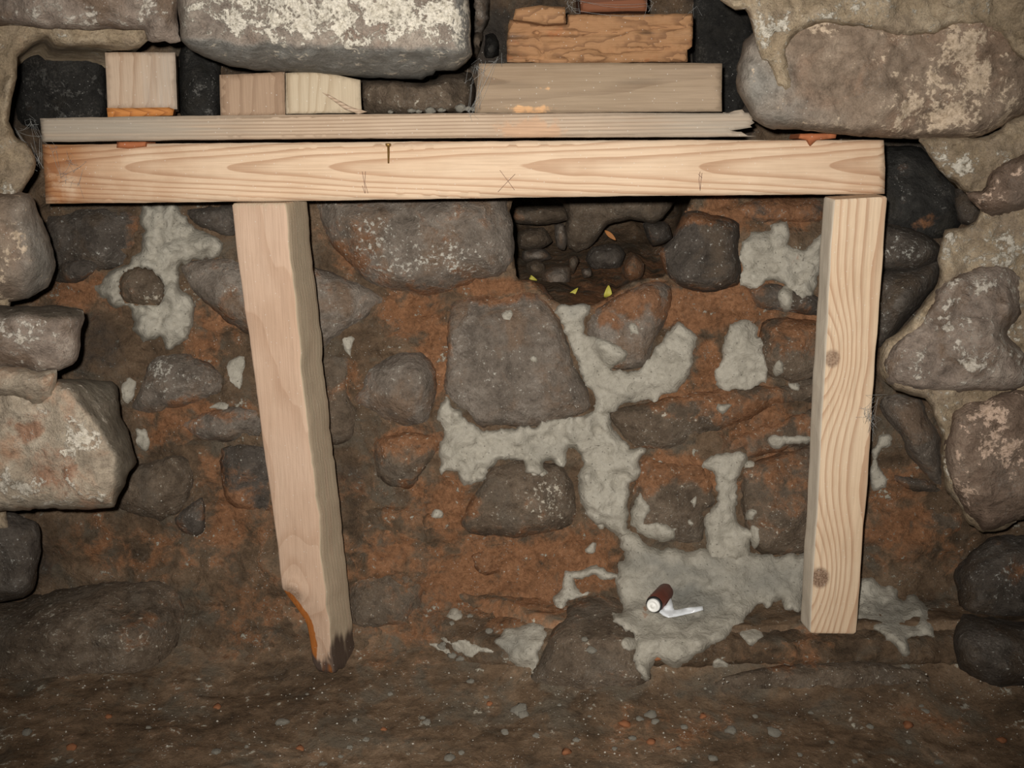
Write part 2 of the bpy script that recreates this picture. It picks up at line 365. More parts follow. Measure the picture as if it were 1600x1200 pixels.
# ------------------------------------------------------------------ setting
def grid_faces(nx, ny, keep=None):
    f = []
    for j in range(ny-1):
        for i in range(nx-1):
            a = j*nx+i
            if keep is None or keep[j, i]: f.append((a, a+nx, a+nx+1, a+1))
    return f
gx = np.arange(-290, 1890, 5.0); gy = np.arange(-70, 1120, 5.0)
X, Y_ = np.meshgrid(gx, gy)
HOLE = spline(jit=2.5, seed=3, step=4, pts=[(806,300),(1070,300),(1062,345),(1046,380),(1034,400),(1040,432),(1010,436),(985,441),(945,466),(925,474),(878,476),(860,466),(848,452),(832,438),(808,432)])
hd = edist(HOLE, np.stack([X.ravel(), Y_.ravel()], -1)).reshape(X.shape)
hin = inside(HOLE, np.stack([X.ravel(), Y_.ravel()], -1)).reshape(X.shape)
snap = hin & (hd < 8)
hb = HOLE; sx = X[snap]; sy = Y_[snap]
nn = np.argmin((sx[:, None]-hb[:, 0])**2+(sy[:, None]-hb[:, 1])**2, 1)
X[snap] = hb[nn, 0]; Y_[snap] = hb[nn, 1]
dead = hin & ~snap
yy = base(X, Y_)+fbm(X, Y_, 22, 4, 0.6, 13)*0.005+np.where(snap, 0.03, 0)
keep = ~(dead[:-1, :-1] | dead[1:, :-1] | dead[:-1, 1:] | dead[1:, 1:])
wall_back = mesh_obj('wall_back', P(X.ravel(), Y_.ravel(), yy.ravel()), grid_faces(len(gx), len(gy), keep), M['dirt'], None, soil_shade_mask(X.ravel(), Y_.ravel()), origin=(0, 0.15, 0.4))
tag(wall_back, 'recessed rubble wall packed with rusty clay soil behind the timber posts', kind='structure')

# floor
fxs = np.linspace(-1.5, 1.5, 300); fys = np.concatenate([np.linspace(-1.9, -0.40, 40)[:-1], np.linspace(-0.40, 0.22, 150)])
FX, FY = np.meshgrid(fxs, fys)
def floor_z(x, y):
    x = np.asarray(x, float); y = np.asarray(y, float)
    z = fbm(x*900, y*900, 220, 6, 0.55, 21)*0.016+fbm(x*900, y*900, 40, 4, 0.6, 22)*0.005
    s_ = sstep(-0.12, 0.12, x); y0 = 0.07*(1-s_)-0.045*s_
    z = z*0.7+0.006+0.036*np.exp(np.minimum((y-y0)/0.05, 0.9))
    return z
fz = floor_z(FX, FY)
V = np.stack([FX.ravel(), FY.ravel(), fz.ravel()], -1)
# masks from where the spots of clay lie on the ground
t_ = (V-CAM); ax = t_[:, 1]*math.cos(TH)-t_[:, 2]*math.sin(TH); up = t_[:, 1]*math.sin(TH)+t_[:, 2]*math.cos(TH)
ax = np.maximum(ax, 0.2); fpx = np.clip(800+F*t_[:, 0]/ax, -300, 1900); fpy = np.clip(600-F*up/ax, 0, 1500)
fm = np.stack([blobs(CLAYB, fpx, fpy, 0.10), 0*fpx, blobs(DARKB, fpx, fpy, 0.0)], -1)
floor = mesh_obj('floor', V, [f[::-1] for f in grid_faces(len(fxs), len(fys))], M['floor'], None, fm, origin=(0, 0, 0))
tag(floor, 'trodden brown dirt floor scattered with grit and mortar crumbs', kind='structure')
FLOORY = floorY(RXm, RYm, 0.0)
SURF = np.where(RYm > 1030, np.minimum(SURF, FLOORY), SURF)

# cavity behind the gap in the rubble
cx_ = np.arange(740, 1120, 6.0); cy_ = np.arange(250, 530, 6.0); CX, CY = np.meshgrid(cx_, cy_)
cyv = np.interp(CY, [250, 300, 360, 410, 450, 480, 530], [0.95, 0.92, 0.80, 0.62, 0.42, 0.27, 0.24])
side = np.minimum(sstep(740, 800, CX), 1-sstep(1050, 1110, CX))
cyv = 0.27+(cyv-0.27)*np.clip(side, 0.02, 1)+fbm(CX, CY, 60, 5, 0.6, 31)*0.045+np.abs(fbm(CX, CY, 24, 4, 0.6, 32))*-0.03
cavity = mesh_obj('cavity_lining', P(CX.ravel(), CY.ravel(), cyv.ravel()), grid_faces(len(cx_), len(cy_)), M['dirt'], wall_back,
    np.stack([np.clip(0.15+0.5*sstep(360, 450, CY.ravel())*sstep(840, 930, CX.ravel()), 0, 1), 0*CX.ravel(), 0.35*(1-sstep(300, 440, CY.ravel()))], -1))  # darkness of the deep top painted into the lining's colour

# ------------------------------------------------------------------ stones
LIMEB = []
def stone(pts, prot=0.035, R=30, mat='grey', parent=None, Y=None, back=0.005, thick=0.12, clay=0.0, lime=0.0, dark=0.0, soil=0.6, facets=(), rough=1.0,
          s=7.0, jit=3.0, seed=None, name='stone', label=None, limeb=(), tension=0.55, tilt=(0, 0), flat=0.35, surf=True, inset=0.12, big=40.0, planes=None, cracks=(), lumps=0.0, darkb=(), clayb=(), bareb=()):
    """one rock: outline in picture coordinates, placed at its own depth, bulged, facetted, roughened, closed behind"""
    global SURF
    seed = random.random()*50 if seed is None else seed
    poly = spline(pts, min(s, 7), jit, seed, tension)
    c = poly.mean(0); size = np.ptp(poly, 0)
    if Y is None and parent is not None and prot < 0.08: prot = prot*0.80; soil = min(1.0, soil*1.25+0.1)
    R = min(R, 0.48*size.min())
    planes = (4 if Y is None else 2) if planes is None else planes
    pr = np.random.default_rng(int(seed*1000)).random((8, 3))
    def height(q):
        px, py = q[:, 0], q[:, 1]
        e = edist(poly, q)
        t = np.clip(e/R, 0, 1); prof = np.sqrt(np.clip(1-(1-t)**2, 0, 1))
        rel = np.hypot((px-c[0])/size[0], (py-c[1])/size[1])*2
        dome = 1-flat*np.clip(rel, 0, 1.3)**2
        h = prot*prof*dome
        for k in range(planes):                  # broken faces
            an = pr[k, 0]*2*math.pi; dd = ((px-c[0])*math.cos(an)+(py-c[1])*math.sin(an))/(0.5*size.mean())
            pl = prot*(0.80+0.4*pr[k, 1]-(0.10+0.50*pr[k, 2])*dd)+fbm(px, py, 50, 3, 0.5, seed+k)*0.004
            h = np.where(h > pl, pl+0.25*(h-pl), h)
        for (x0, y0, x1, y1, sl) in [q_[:5] for q_ in facets]:       # the ground to the right of the line (x0,y0)->(x1,y1) falls away
            L = math.hypot(x1-x0, y1-y0); sd = ((px-x0)*(y1-y0)-(py-y0)*(x1-x0))/L
            sd = -sd+fbm(px, py, 45, 4, 0.6, seed+4)*6
            h = h-np.maximum(sd, 0)*0.0009*sl
        for (x0, y0, x1, y1, wd, dp) in cracks:
            ab = np.array([x1-x0, y1-y0]); tt = np.clip(((q-np.array([x0, y0]))@ab)/(ab@ab), 0, 1)
            dd = np.hypot(px-(x0+tt*ab[0])+fbm(px, py, 30, 3, 0.6, seed+6)*3, py-(y0+tt*ab[1])+fbm(px, py, 30, 3, 0.6, seed+7)*4)
            h = h-dp*np.exp(-(dd/wd)**2)
        h = h+rough*np.minimum(prof+0.25, 1)*(fbm(px, py, big*2, 3, 0.5, seed)*0.010+fbm(px, py, big*0.6, 5, 0.62, seed+3)*0.0045)
        if lumps: h = h+lumps*np.abs(fbm(px, py, 26, 4, 0.6, seed+9))*prof
        h = h+(px-c[0])*tilt[0]*0.0009+(py-c[1])*tilt[1]*0.0009
        ref = Y if Y is not None else base0(px, py)+back
        return ref-h
    v, f = trimesh(poly, s)
    yv = height(v)
    W = P(v[:, 0], v[:, 1], yv)
    a, b, c3 = W[[t[0] for t in f]], W[[t[1] for t in f]], W[[t[2] for t in f]]
    if np.cross(b-a, c3-a)[:, 1].sum() > 0: f = [t[::-1] for t in f]
    be = boundary_loops(f); nv = len(v)
    bi = sorted({i for e_ in be for i in e_}); mp = {k: nv+n for n, k in enumerate(bi)}
    # sides run back and draw in towards the heart of the rock
    bk = v[bi]+(c-v[bi])*inset
    Wm = P(v[bi, 0]+(c-v[bi])[:, 0]*inset*0.25, v[bi, 1]+(c-v[bi])[:, 1]*inset*0.25, yv[bi]+thick*0.45)
    Wb = P(bk[:, 0], bk[:, 1], yv[bi]*0+yv.max()+thick)
    nb = len(bi); mp2 = {k: nv+nb+n for n, k in enumerate(bi)}
    faces = list(f)+[(q, p, mp[p], mp[q]) for p, q in be]+[(mp[q], mp[p], mp2[p], mp2[q]) for p, q in be]
    ctr = nv+2*nb
    faces += [(mp2[q], mp2[p], ctr) for p, q in be]
    Wall = np.vstack([W, Wm, Wb, Wb.mean(0)[None]])
    allpx = np.vstack([v, v[bi], bk, bk.mean(0)[None]])
    px, py = allpx[:, 0], allpx[:, 1]
    sm = soil_shade_mask(px, py)
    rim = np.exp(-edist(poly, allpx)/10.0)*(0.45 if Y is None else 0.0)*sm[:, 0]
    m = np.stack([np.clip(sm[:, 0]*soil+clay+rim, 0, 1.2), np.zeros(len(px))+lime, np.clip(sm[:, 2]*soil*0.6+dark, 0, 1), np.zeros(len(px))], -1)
    for fc in facets:
        x0, y0, x1, y1 = fc[:4]
        L = math.hypot(x1-x0, y1-y0); sd = -((px-x0)*(y1-y0)-(py-y0)*(x1-x0))/L+fbm(px, py, 45, 4, 0.6, seed+4)*6
        m[:, 1] = m[:, 1]*(1-sstep(-4, 6, sd))-0.6*sstep(-4, 6, sd)*(lime > 0)
        if len(fc) > 5: m[:, 3] = np.maximum(m[:, 3], fc[5]*sstep(-4, 6, sd))
    for k, bl in ((1, limeb), (2, darkb), (0, clayb), (3, bareb)):
        if len(bl): m[:, k] = np.maximum(m[:, k], blobs(bl, px, py, -1.0))
    o = mesh_obj(name, Wall, faces, M[mat], parent, m)
    if label: o['label'] = label
    if surf:
        x0, y0 = np.floor((poly.min(0)+[300, 80])/4).astype(int); x1, y1 = np.ceil((poly.max(0)+[300, 80])/4).astype(int)
        x0, y0 = max(x0, 0), max(y0, 0); x1, y1 = min(x1, len(GX)-1), min(y1, len(GY)-1)
        q = np.stack([RXm[y0:y1, x0:x1].ravel(), RYm[y0:y1, x0:x1].ravel()], -1)
        ins = inside(poly, q)
        if ins.any():
            sub = SURF[y0:y1, x0:x1].ravel(); sub[ins] = np.minimum(sub[ins], height(q[ins])); SURF[y0:y1, x0:x1] = sub.reshape(y1-y0, x1-x0)
    return o
wb = wall_back
# -- recessed rubble, top to bottom
stone([(784,290),(792,325),(802,350),(804,385),(801,410),(792,424),(772,436),(745,440),(707,456),(682,465),(650,468),(615,466),(590,455),(562,435),(545,415),(535,400),(510,372),(501,350),(492,325),(488,290)],
      0.075, 60, 'grey', wb, clay=0.12, soil=0.5, facets=[(505,385,640,432,0.7),(640,432,800,405,0.6)], limeb=[(660,405,80,28,.36),(575,375,40,30,.30)], s=6, tilt=(0,0.12))
stone([(282,410),(322,404),(362,400),(440,405),(500,418),(560,440),(612,467),(604,476),(575,497),(540,525),(510,548),(440,552),(375,516),(338,492),(308,464),(290,440)],
      0.055, 40, 'grey', wb, clay=0.05, soil=0.4, facets=[(500,536,612,470,1.4)])
stone([(832,440),(848,448),(861,465),(873,488),(886,525),(900,570),(919,607),(926,635),(916,648),(875,660),(825,670),(785,671),(752,671),(725,650),(700,627),(691,610),(694,550),(699,495),(703,464),(725,451),(775,441)],
      0.070, 42, 'grey', wb, clay=0.0, soil=0.35, facets=[(870,500,700,500,0.8),(928,640,868,490,1.3)], s=6, clayb=[(790,460,90,24,.9)], flat=0.2)
stone([(685,612),(681,650),(671,671),(652,671),(625,671),(600,661),(575,645),(549,628),(560,600),(575,575),(600,556),(630,546),(664,550),(684,575)], 0.078, 40, 'grey', wb, soil=0.2, planes=2, facets=[(549,632,684,600,0.3)])
stone([(690,676),(688,705),(671,730),(660,743),(650,759),(632,766),(612,762),(590,745),(580,712),(586,684),(630,674)], 0.045, 36, 'brown', wb, soil=0.7, dark=0.05)
stone([(717,812),(722,832),(750,841),(800,844),(826,842),(867,836),(893,822),(903,795),(900,760),(886,737),(875,724),(850,722),(815,718),(770,724),(752,747),(732,775)], 0.060, 42, 'brown', wb, soil=0.45,
      facets=[(717,822,900,815,0.5)], limeb=[(872,790,22,30,.42)])
stone([(655,806),(690,790),(714,798),(708,824),(682,846),(656,842)], 0.025, 24, 'dirt', wb, soil=1.0)
stone([(1067,332),(1080,326),(1112,332),(1137,338),(1156,350),(1160,370),(1157,390),(1160,425),(1155,447),(1132,453),(1100,458),(1070,450),(1045,437),(1035,412),(1029,395),(1036,384),(1050,371),(1061,346)],
      0.085, 34, 'dgrey', wb, soil=0.3, facets=[(1160,345,1060,345,0.8)], clayb=[(1095,335,60,12,1.0),(1040,405,14,40,.9)], limeb=[(1120,370,30,30,.1)])
stone([(914,492),(927,480),(950,465),(975,452),(1000,442),(1030,440),(1048,450),(1050,475),(1040,507),(1020,542),(1010,572),(975,578),(950,574),(925,545),(912,514)], 0.060, 40, 'grey', wb, soil=0.3, clayb=[(970,458,60,14,.9),(962,492,16,22,1.0)], dark=0.1)
stone([(952,647),(970,638),(1025,626),(1075,612),(1125,606),(1200,601),(1290,585),(1292,630),(1200,640),(1150,668),(1095,701),(1050,717),(1012,711),(985,696),(960,668)], 0.050, 36, 'brown', wb, soil=0.9, facets=[(1000,705,1280,610,0.8)], dark=0.0)
stone([(1190,505),(1230,495),(1300,505),(1300,585),(1240,598),(1200,592),(1185,560)], 0.045, 34, 'brown', wb, soil=0.5, dark=0.1, clayb=[(1250,515,50,14,.9)])
stone([(1150,318),(1200,305),(1290,305),(1290,352),(1235,350),(1190,352),(1160,345)], 0.045, 26, 'dgrey', wb, soil=0.8)
stone([(1165,448),(1210,440),(1265,455),(1290,470),(1285,495),(1230,490),(1180,482)], 0.040, 24, 'dgrey', wb, soil=0.3, limeb=[(1225,470,30,10,.3)])
stone([(1008,714),(1060,720),(1100,724),(1114,750),(1122,785),(1106,805),(1100,850),(1070,856),(1030,850),(1000,836),(985,812),(980,782),(990,745)], 0.045, 36, 'brown', wb, soil=0.7)
stone([(1155,735),(1200,715),(1290,700),(1290,862),(1200,868),(1172,850),(1158,800)], 0.050, 40, 'brown', wb, soil=0.6, dark=0.1)
stone([(1100,706),(1180,668),(1270,640),(1290,690),(1200,710),(1150,725),(1110,722)], 0.028, 24, 'brown', wb, soil=1.0)
stone([(200,637),(211,612),(222,587),(231,566),(250,551),(300,552),(332,570),(352,588),(350,613),(325,628),(275,643),(232,650),(206,643)], 0.055, 40, 'grey', wb, soil=0.25, clay=0.08, limeb=[(262,578,34,16,.42)])
stone([(262,658),(300,648),(350,630),(410,636),(412,702),(370,694),(315,688),(287,677)], 0.050, 26, 'grey', wb, soil=0.4, facets=[(300,684,412,662,1.2)])
stone([(186,735),(225,721),(275,706),(298,716),(306,740),(302,765),(288,795),(252,816),(212,808),(180,790)], 0.055, 40, 'brown', wb, soil=0.4, dark=0.12)
stone([(268,812),(300,782),(316,776),(326,820),(306,840),(284,832)], 0.035, 20, 'dgrey', wb, soil=0.4)
stone([(345,700),(400,695),(430,700),(430,790),(390,800),(350,780)], 0.028, 28, 'dgrey', wb, soil=0.7)
stone([(62,335),(120,322),(215,326),(228,360),(224,390),(205,416),(170,422),(100,442),(66,430)], 0.050, 44, 'dgrey', wb, soil=0.3, clayb=[(205,365,20,30,.6)])
stone([(86,442),(90,408),(150,396),(158,420),(120,446)], 0.055, 20, 'dgrey', wb, soil=0.3)
stone([(280,330),(310,322),(368,318),(372,372),(330,366),(300,348)], 0.045, 24, 'dgrey', wb, soil=0.5)
stone([(550,560),(520,548),(500,570),(505,690),(530,694),(556,680),(560,640),(545,610)], 0.035, 24, 'brown', wb, soil=0.4, dark=0.1)
stone([(545,895),(600,884),(650,890),(663,918),(660,950),(640,977),(600,982),(545,984)], 0.045, 36, 'brown', wb, soil=0.5, dark=0.1)
stone([(735,868),(765,850),(790,870),(782,895),(750,900)], 0.018, 18, 'brown', wb, soil=0.8)
stone([(560,800),(600,790),(640,800),(655,850),(610,880),(565,870)], 0.022, 34, 'dirt', wb, soil=0.9)
stone([(826,1072),(845,1030),(862,990),(885,952),(915,930),(950,926),(985,945),(996,985),(1000,1030),(1022,1062),(980,1085),(900,1090)], 0.045, 50, 'brown', wb, soil=0.2, clay=0.12, back=0.0, planes=1)
stone([(1045,1085),(1100,1062),(1200,1042),(1330,1030),(1440,1045),(1482,1080),(1400,1108),(1250,1118),(1100,1122)], 0.032, 30, 'brown', wb, soil=0.6, dark=0.12, back=0.006)
stone([(1432,800),(1480,780),(1512,812),(1502,834),(1460,836),(1440,826)], 0.030, 26, 'brown', wb, soil=0.7)
stone([(-60,940),(30,936),(90,920),(180,906),(240,901),(283,915),(291,950),(289,1000),(276,1030),(246,1060),(215,1078),(150,1075),(60,1086),(-60,1095)], 0.105, 95, 'brown', wb, soil=0.12, planes=1, back=0.012, dark=0.16, limeb=[(100,940,60,22,.12),(190,985,80,30,.12)], clayb=[(235,950,50,40,.5)], facets=[(-60,985,180,985,0.3)])
stone([(1492,890),(1540,838),(1600,830),(1670,850),(1670,950),(1600,966),(1512,960),(1494,930)], 0.090, 40, 'dgrey', wb, soil=0.3, limeb=[(1560,900,50,30,.12)], clayb=[(1575,900,30,20,.5)])
stone([(1500,955),(1600,966),(1670,970),(1670,1062),(1560,1078),(1500,1045),(1488,1000)], 0.085, 40, 'dgrey', wb, soil=0.3)
stone([(1360,340),(1387,345),(1420,352),(1450,364),(1472,388),(1466,412),(1428,426),(1400,424),(1360,416)], 0.090, 22, 'dgrey', wb, soil=0.2, limeb=[(1410,390,30,20,.36)])
stone([(1360,440),(1380,424),(1402,418),(1432,415),(1466,400),(1470,428),(1458,452),(1427,490),(1388,535),(1362,545)], 0.080, 26, 'dgrey', wb, soil=0.1)
stone([(1375,232),(1440,232),(1500,288),(1504,352),(1466,378),(1392,366),(1366,345)], 0.075, 26, 'nearblack', wb, soil=0.1, clayb=[(1455,335,26,12,.7)])
stone([(1490,280),(1540,280),(1545,352),(1494,350)], 0.085, 8, 'dgrey', wb, soil=0.2)
stone([(1372,622),(1400,610),(1437,620),(1453,650),(1470,677),(1474,705),(1474,765),(1450,748),(1425,720),(1400,676),(1380,645)], 0.075, 40, 'grey', wb, soil=0.1, dark=0.1, thick=0.2, planes=3)
stone([(1385,745),(1420,740),(1470,758),(1478,775),(1430,772)], 0.045, 14, 'dgrey', wb, soil=0.3)
stone([(40,70),(160,72),(170,175),(160,205),(60,205),(24,190),(22,110)], 0.080, 22, 'nearblack', wb, soil=0.2, dark=0.35, limeb=[(100,150,24,50,.40)])
stone([(283,70),(342,72),(344,184),(280,184)], 0.090, 8, 'nearblack', wb, soil=0.1, dark=0.35, limeb=[(315,150,24,26,.2)])
stone([(1084,-40),(1175,-40),(1180,60),(1160,185),(1090,185)], 0.060, 16, 'nearblack', wb, soil=0.2, dark=0.45)  # near-black filling of the opening beside the packing blocks
stone([(562,121),(660,126),(700,112),(738,114),(744,140),(738,172),(700,182),(640,184),(566,184)], 0.195, 18, 'brown', wb, soil=0.0, lumps=0.01, clay=0.1, limeb=[(640,165,60,10,.15),(600,128,40,6,.2)])
stone([(738,-30),(762,-30),(764,30),(750,62),(737,60)], 0.19, 10, 'grey', wb, soil=0.1, dark=0.2)
stone([(737,48),(752,50),(753,75),(747,90),(737,88)], 0.22, 8, 'brown', wb, soil=0.1)
stone([(756,55),(772,50),(781,62),(780,88),(760,92)], 0.19, 10, 'nearblack', wb, soil=0.1)
# -- rubble lying in the cavity
for (pts, Yc, mt, kw) in [
    ([(868,300),(1055,300),(1052,318),(1035,340),(1020,348),(985,342),(950,350),(935,368),(918,388),(900,395),(888,388),(880,365),(886,340),(880,320)], 0.60, 'brown', dict(dark=0.1)),
    ([(866,352),(880,350),(886,370),(882,390),(870,386)], 0.58, 'grey', {}),
    ([(846,425),(872,414),(890,418),(892,440),(880,452),(858,455),(850,440)], 0.46, 'grey', dict(clay=0.2)),
    ([(822,412),(840,406),(852,414),(848,428),(828,430)], 0.52, 'brown', {}),
    ([(970,418),(988,395),(1006,412),(1004,432),(985,442),(974,432)], 0.46, 'brown', dict(clay=0.5)),
    ([(925,385),(962,380),(978,398),(965,420),(930,424),(915,405)], 0.56, 'dgrey', {}),
    ([(800,325),(880,322),(886,345),(840,352),(802,348)], 0.70, 'brown', dict(clay=0.2)),
    ([(812,362),(850,356),(862,378),(840,390),(812,388)], 0.62, 'brown', {}),
    ([(815,392),(850,388),(862,402),(840,412),(818,408)], 0.60, 'grey', dict(dark=0.2)),
    ([(888,405),(900,398),(905,408),(896,428),(888,424)], 0.48, 'brown', dict(clay=0.3)),
    ([(908,422),(922,418),(924,432),(912,436)], 0.45, 'grey', {}),
    ([(1005,350),(1040,345),(1050,372),(1020,385)], 0.62, 'dgrey', dict(clay=0.2))]:
    stone(pts, 0.05, 20, mt, wb, Y=Yc, thick=0.10, soil=0.0, surf=False, s=5, jit=2, **kw)

# -- upper wall, left and right shoulders: old mortar bodies with stones set in them
wall_upper = stone([(1122,-70),(1126,0),(1135,10),(1147,17),(1162,16),(1170,30),(1177,55),(1184,80),(1191,93),(1201,96),(1212,135),(1225,145),(1238,137),(1233,100),(1228,75),(1250,50),(1290,36),(1340,42),(1400,56),(1460,52),(1500,40),(1560,52),(1610,97),(1880,110),(1880,-70)],
      0.026, 9, 'oldmortar', None, Y=-0.075, thick=0.28, soil=0, lime=0.0, lumps=0.012, name='wall_upper', limeb=[(1215,40,30,30,.42),(1400,10,60,12,.38),(1340,30,60,12,.4),(1225,130,14,14,.4)], darkb=[(1520,20,90,30,.25)])
tag(wall_upper, 'band of old tan mortar along the top right of the opening', kind='structure')
wall_left = stone([(-280,0),(60,5),(222,10),(229,64),(222,70),(200,75),(160,71),(125,72),(85,71),(72,60),(52,65),(37,77),(27,88),(27,120),(19,160),(15,190),(25,215),(40,225),(54,245),(52,270),(40,292),(26,320),(20,400),(14,480),(30,580),(30,650),(10,800),(14,826),(-70,850),(-280,850)],
      0.030, 10, 'oldmortar', None, Y=-0.03, thick=0.28, soil=0, lumps=0.010, name='wall_left', clayb=[(10,60,60,60,.25)], limeb=[(10,290,30,20,.25)], s=6)
tag(wall_left, 'left shoulder of the opening, old tan mortar holding rough stones', kind='structure')
wall_right = stone([(1437,214),(1452,240),(1462,262),(1475,277),(1490,283),(1507,297),(1522,300),(1532,307),(1532,332),(1525,347),(1505,354),(1477,360),(1472,372),(1470,387),(1467,405),(1468,427),(1465,442),(1450,467),(1432,492),(1412,512),(1386,532),(1376,545),(1373,562),(1380,595),(1398,608),(1445,625),(1461,657),(1471,685),(1472,725),(1476,760),(1483,772),(1500,792),(1510,815),(1525,825),(1537,832),(1567,829),(1587,815),(1600,812),(1880,810),(1880,170),(1600,178),(1560,205),(1525,214)],
      0.036, 14, 'oldmortar', None, Y=-0.02, thick=0.25, soil=0, lumps=0.012, name='wall_right', limeb=[(1500,262,40,22,.5),(1500,380,40,24,.34),(1575,400,60,60,.32),(1480,690,10,60,.5),(1590,500,20,60,.4)], clayb=[(1560,260,50,30,.3)], s=6)
tag(wall_right, 'right shoulder of the opening, old tan mortar holding lime-crusted stones', kind='structure')
wu, wl, wr = wall_upper, wall_left, wall_right
stone([(-70,-70),(281,-70),(277,20),(282,66),(256,66),(232,64),(226,47),(175,46),(120,47),(50,42),(15,40),(-70,36)], 0.04, 26, 'rose', wu, Y=-0.06, thick=0.28, soil=0, lime=-0.05, clay=0.1, facets=[(282,0,262,66,-0.0)], limeb=[(110,22,60,20,.42),(200,15,60,20,.36),(20,10,30,20,.36)], darkb=[(268,40,16,40,.35)])
stone([(731,-70),(732,0),(735,50),(736,85),(727,100),(712,110),(681,110),(677,117),(667,119),(660,125),(560,121),(525,117),(475,114),(445,112),(400,110),(350,101),(325,91),(300,79),(284,65),(280,37),(277,5),(276,-70)],
      0.045, 20, 'granite', wu, Y=-0.085, thick=0.30, soil=0, lime=0.24, s=5, rough=0.9, flat=0.05, facets=[(480,71,620,79,1.1,1),(620,79,700,76,0.8,1),(284,69,480,71,1.1,1),(712,80,700,-70,0.8,0.9)], jit=2, planes=0, limeb=[(560,26,230,50,.70),(390,36,120,34,.54)])
stone([(1162,67),(1152,107),(1151,140),(1162,162),(1177,187),(1205,202),(1250,204),(1312,211),(1375,214),(1437,216),(1525,215),(1562,200),(1605,175),(1690,140),(1690,0),(1600,-5),(1500,-8),(1400,-8),(1300,-8),(1230,0),(1185,40)],
      0.060, 30, 'russet', wu, Y=-0.022, thick=0.28, soil=0, lime=-0.3, s=6, rough=1.1, flat=0.10, lumps=0.004, planes=1, bareb=[(1180,130,34,80,1.0),(1225,185,50,22,.8)],
      limeb=[(1500,110,70,60,.60),(1475,185,60,30,.62),(1570,150,50,60,.36),(1310,200,50,7,.25),(1400,185,14,12,.3),(1300,45,70,7,.36)])
stone([(45,300),(55,315),(67,352),(82,385),(87,407),(83,430),(75,447),(45,465),(15,473),(-60,480),(-60,296),(0,298)], 0.055, 40, 'russet', wl, Y=-0.045, thick=0.22, soil=0, clay=0.05, limeb=[(25,375,10,40,.6),(5,430,20,40,.45)], bareb=[(62,390,26,80,1.0)], facets=[(42,470,38,300,0.9,.6)])
stone([(-60,478),(25,479),(87,477),(130,484),(133,497),(127,513),(125,540),(122,557),(112,572),(92,578),(62,581),(25,575),(-60,574)], 0.045, 18, 'rose', wl, Y=-0.105, thick=0.22, soil=0, lime=-0.1, facets=[(133,498,-60,494,1.4,1),(95,560,90,480,0.5)], limeb=[(30,520,50,14,.48),(20,570,40,10,.5)])
stone([(-60,573),(32,573),(62,581),(90,579),(89,600),(85,620),(78,632),(65,637),(50,636),(25,621),(-60,620)], 0.035, 20, 'tan', wl, Y=-0.135, thick=0.2, soil=0, limeb=[(75,630,12,8,.4)])
stone([(-60,592),(20,594),(60,596),(112,591),(175,597),(184,615),(187,650),(197,670),(207,700),(213,722),(201,740),(192,760),(179,791),(160,794),(130,797),(87,795),(15,798),(-60,792)],
      0.055, 22, 'tan', wl, Y=-0.095, thick=0.28, soil=0, lime=0.05, s=5, rough=0.9, flat=0.12, planes=0, facets=[(178,800,180,722,1.2,1),(180,722,150,670,1.2,1),(150,670,112,625,1.2,1)], limeb=[(120,680,30,24,.5),(20,755,60,36,.5),(110,775,50,16,.45)], clayb=[(80,730,34,34,.75),(45,655,24,16,.75),(110,640,20,12,.5)], darkb=[(25,755,44,34,.42),(60,770,20,10,.3)])
stone([(-60,812),(12,800),(58,815),(63,860),(52,920),(25,936),(-60,942)], 0.06, 26, 'dgrey', wl, Y=0.0, thick=0.2, soil=0, dark=0.0, limeb=[(40,870,8,40,.15)])
stone([(1472,440),(1500,425),(1560,408),(1594,430),(1598,490),(1575,520),(1610,560),(1605,606),(1500,614),(1440,612),(1388,600),(1379,566),(1400,532),(1440,500)], 0.050, 30, 'rose', wr, Y=-0.035, thick=0.22, soil=0, lime=0.05, s=6, lumps=0.010, limeb=[(1540,455,60,40,.46),(1460,500,22,20,.6),(1520,560,70,24,.46),(1420,570,40,20,.34),(1600,570,20,20,.5)])
stone([(1490,640),(1530,622),(1610,610),(1680,700),(1640,790),(1590,812),(1560,826),(1537,830),(1510,802),(1482,752),(1476,700)], 0.050, 34, 'pink', wr, Y=-0.035, thick=0.22, soil=0, lime=-0.15, s=6, limeb=[(1545,665,40,36,.62),(1560,715,46,18,.6),(1500,760,20,40,.3)])
stone([(1510,300),(1535,296),(1548,262),(1600,240),(1680,250),(1680,330),(1600,332),(1546,342),(1532,330)], 0.040, 24, 'pink', wr, Y=-0.035, thick=0.22, soil=0, lime=-0.1, limeb=[(1535,320,8,20,.6),(1590,280,30,30,.3)], lumps=0.01)

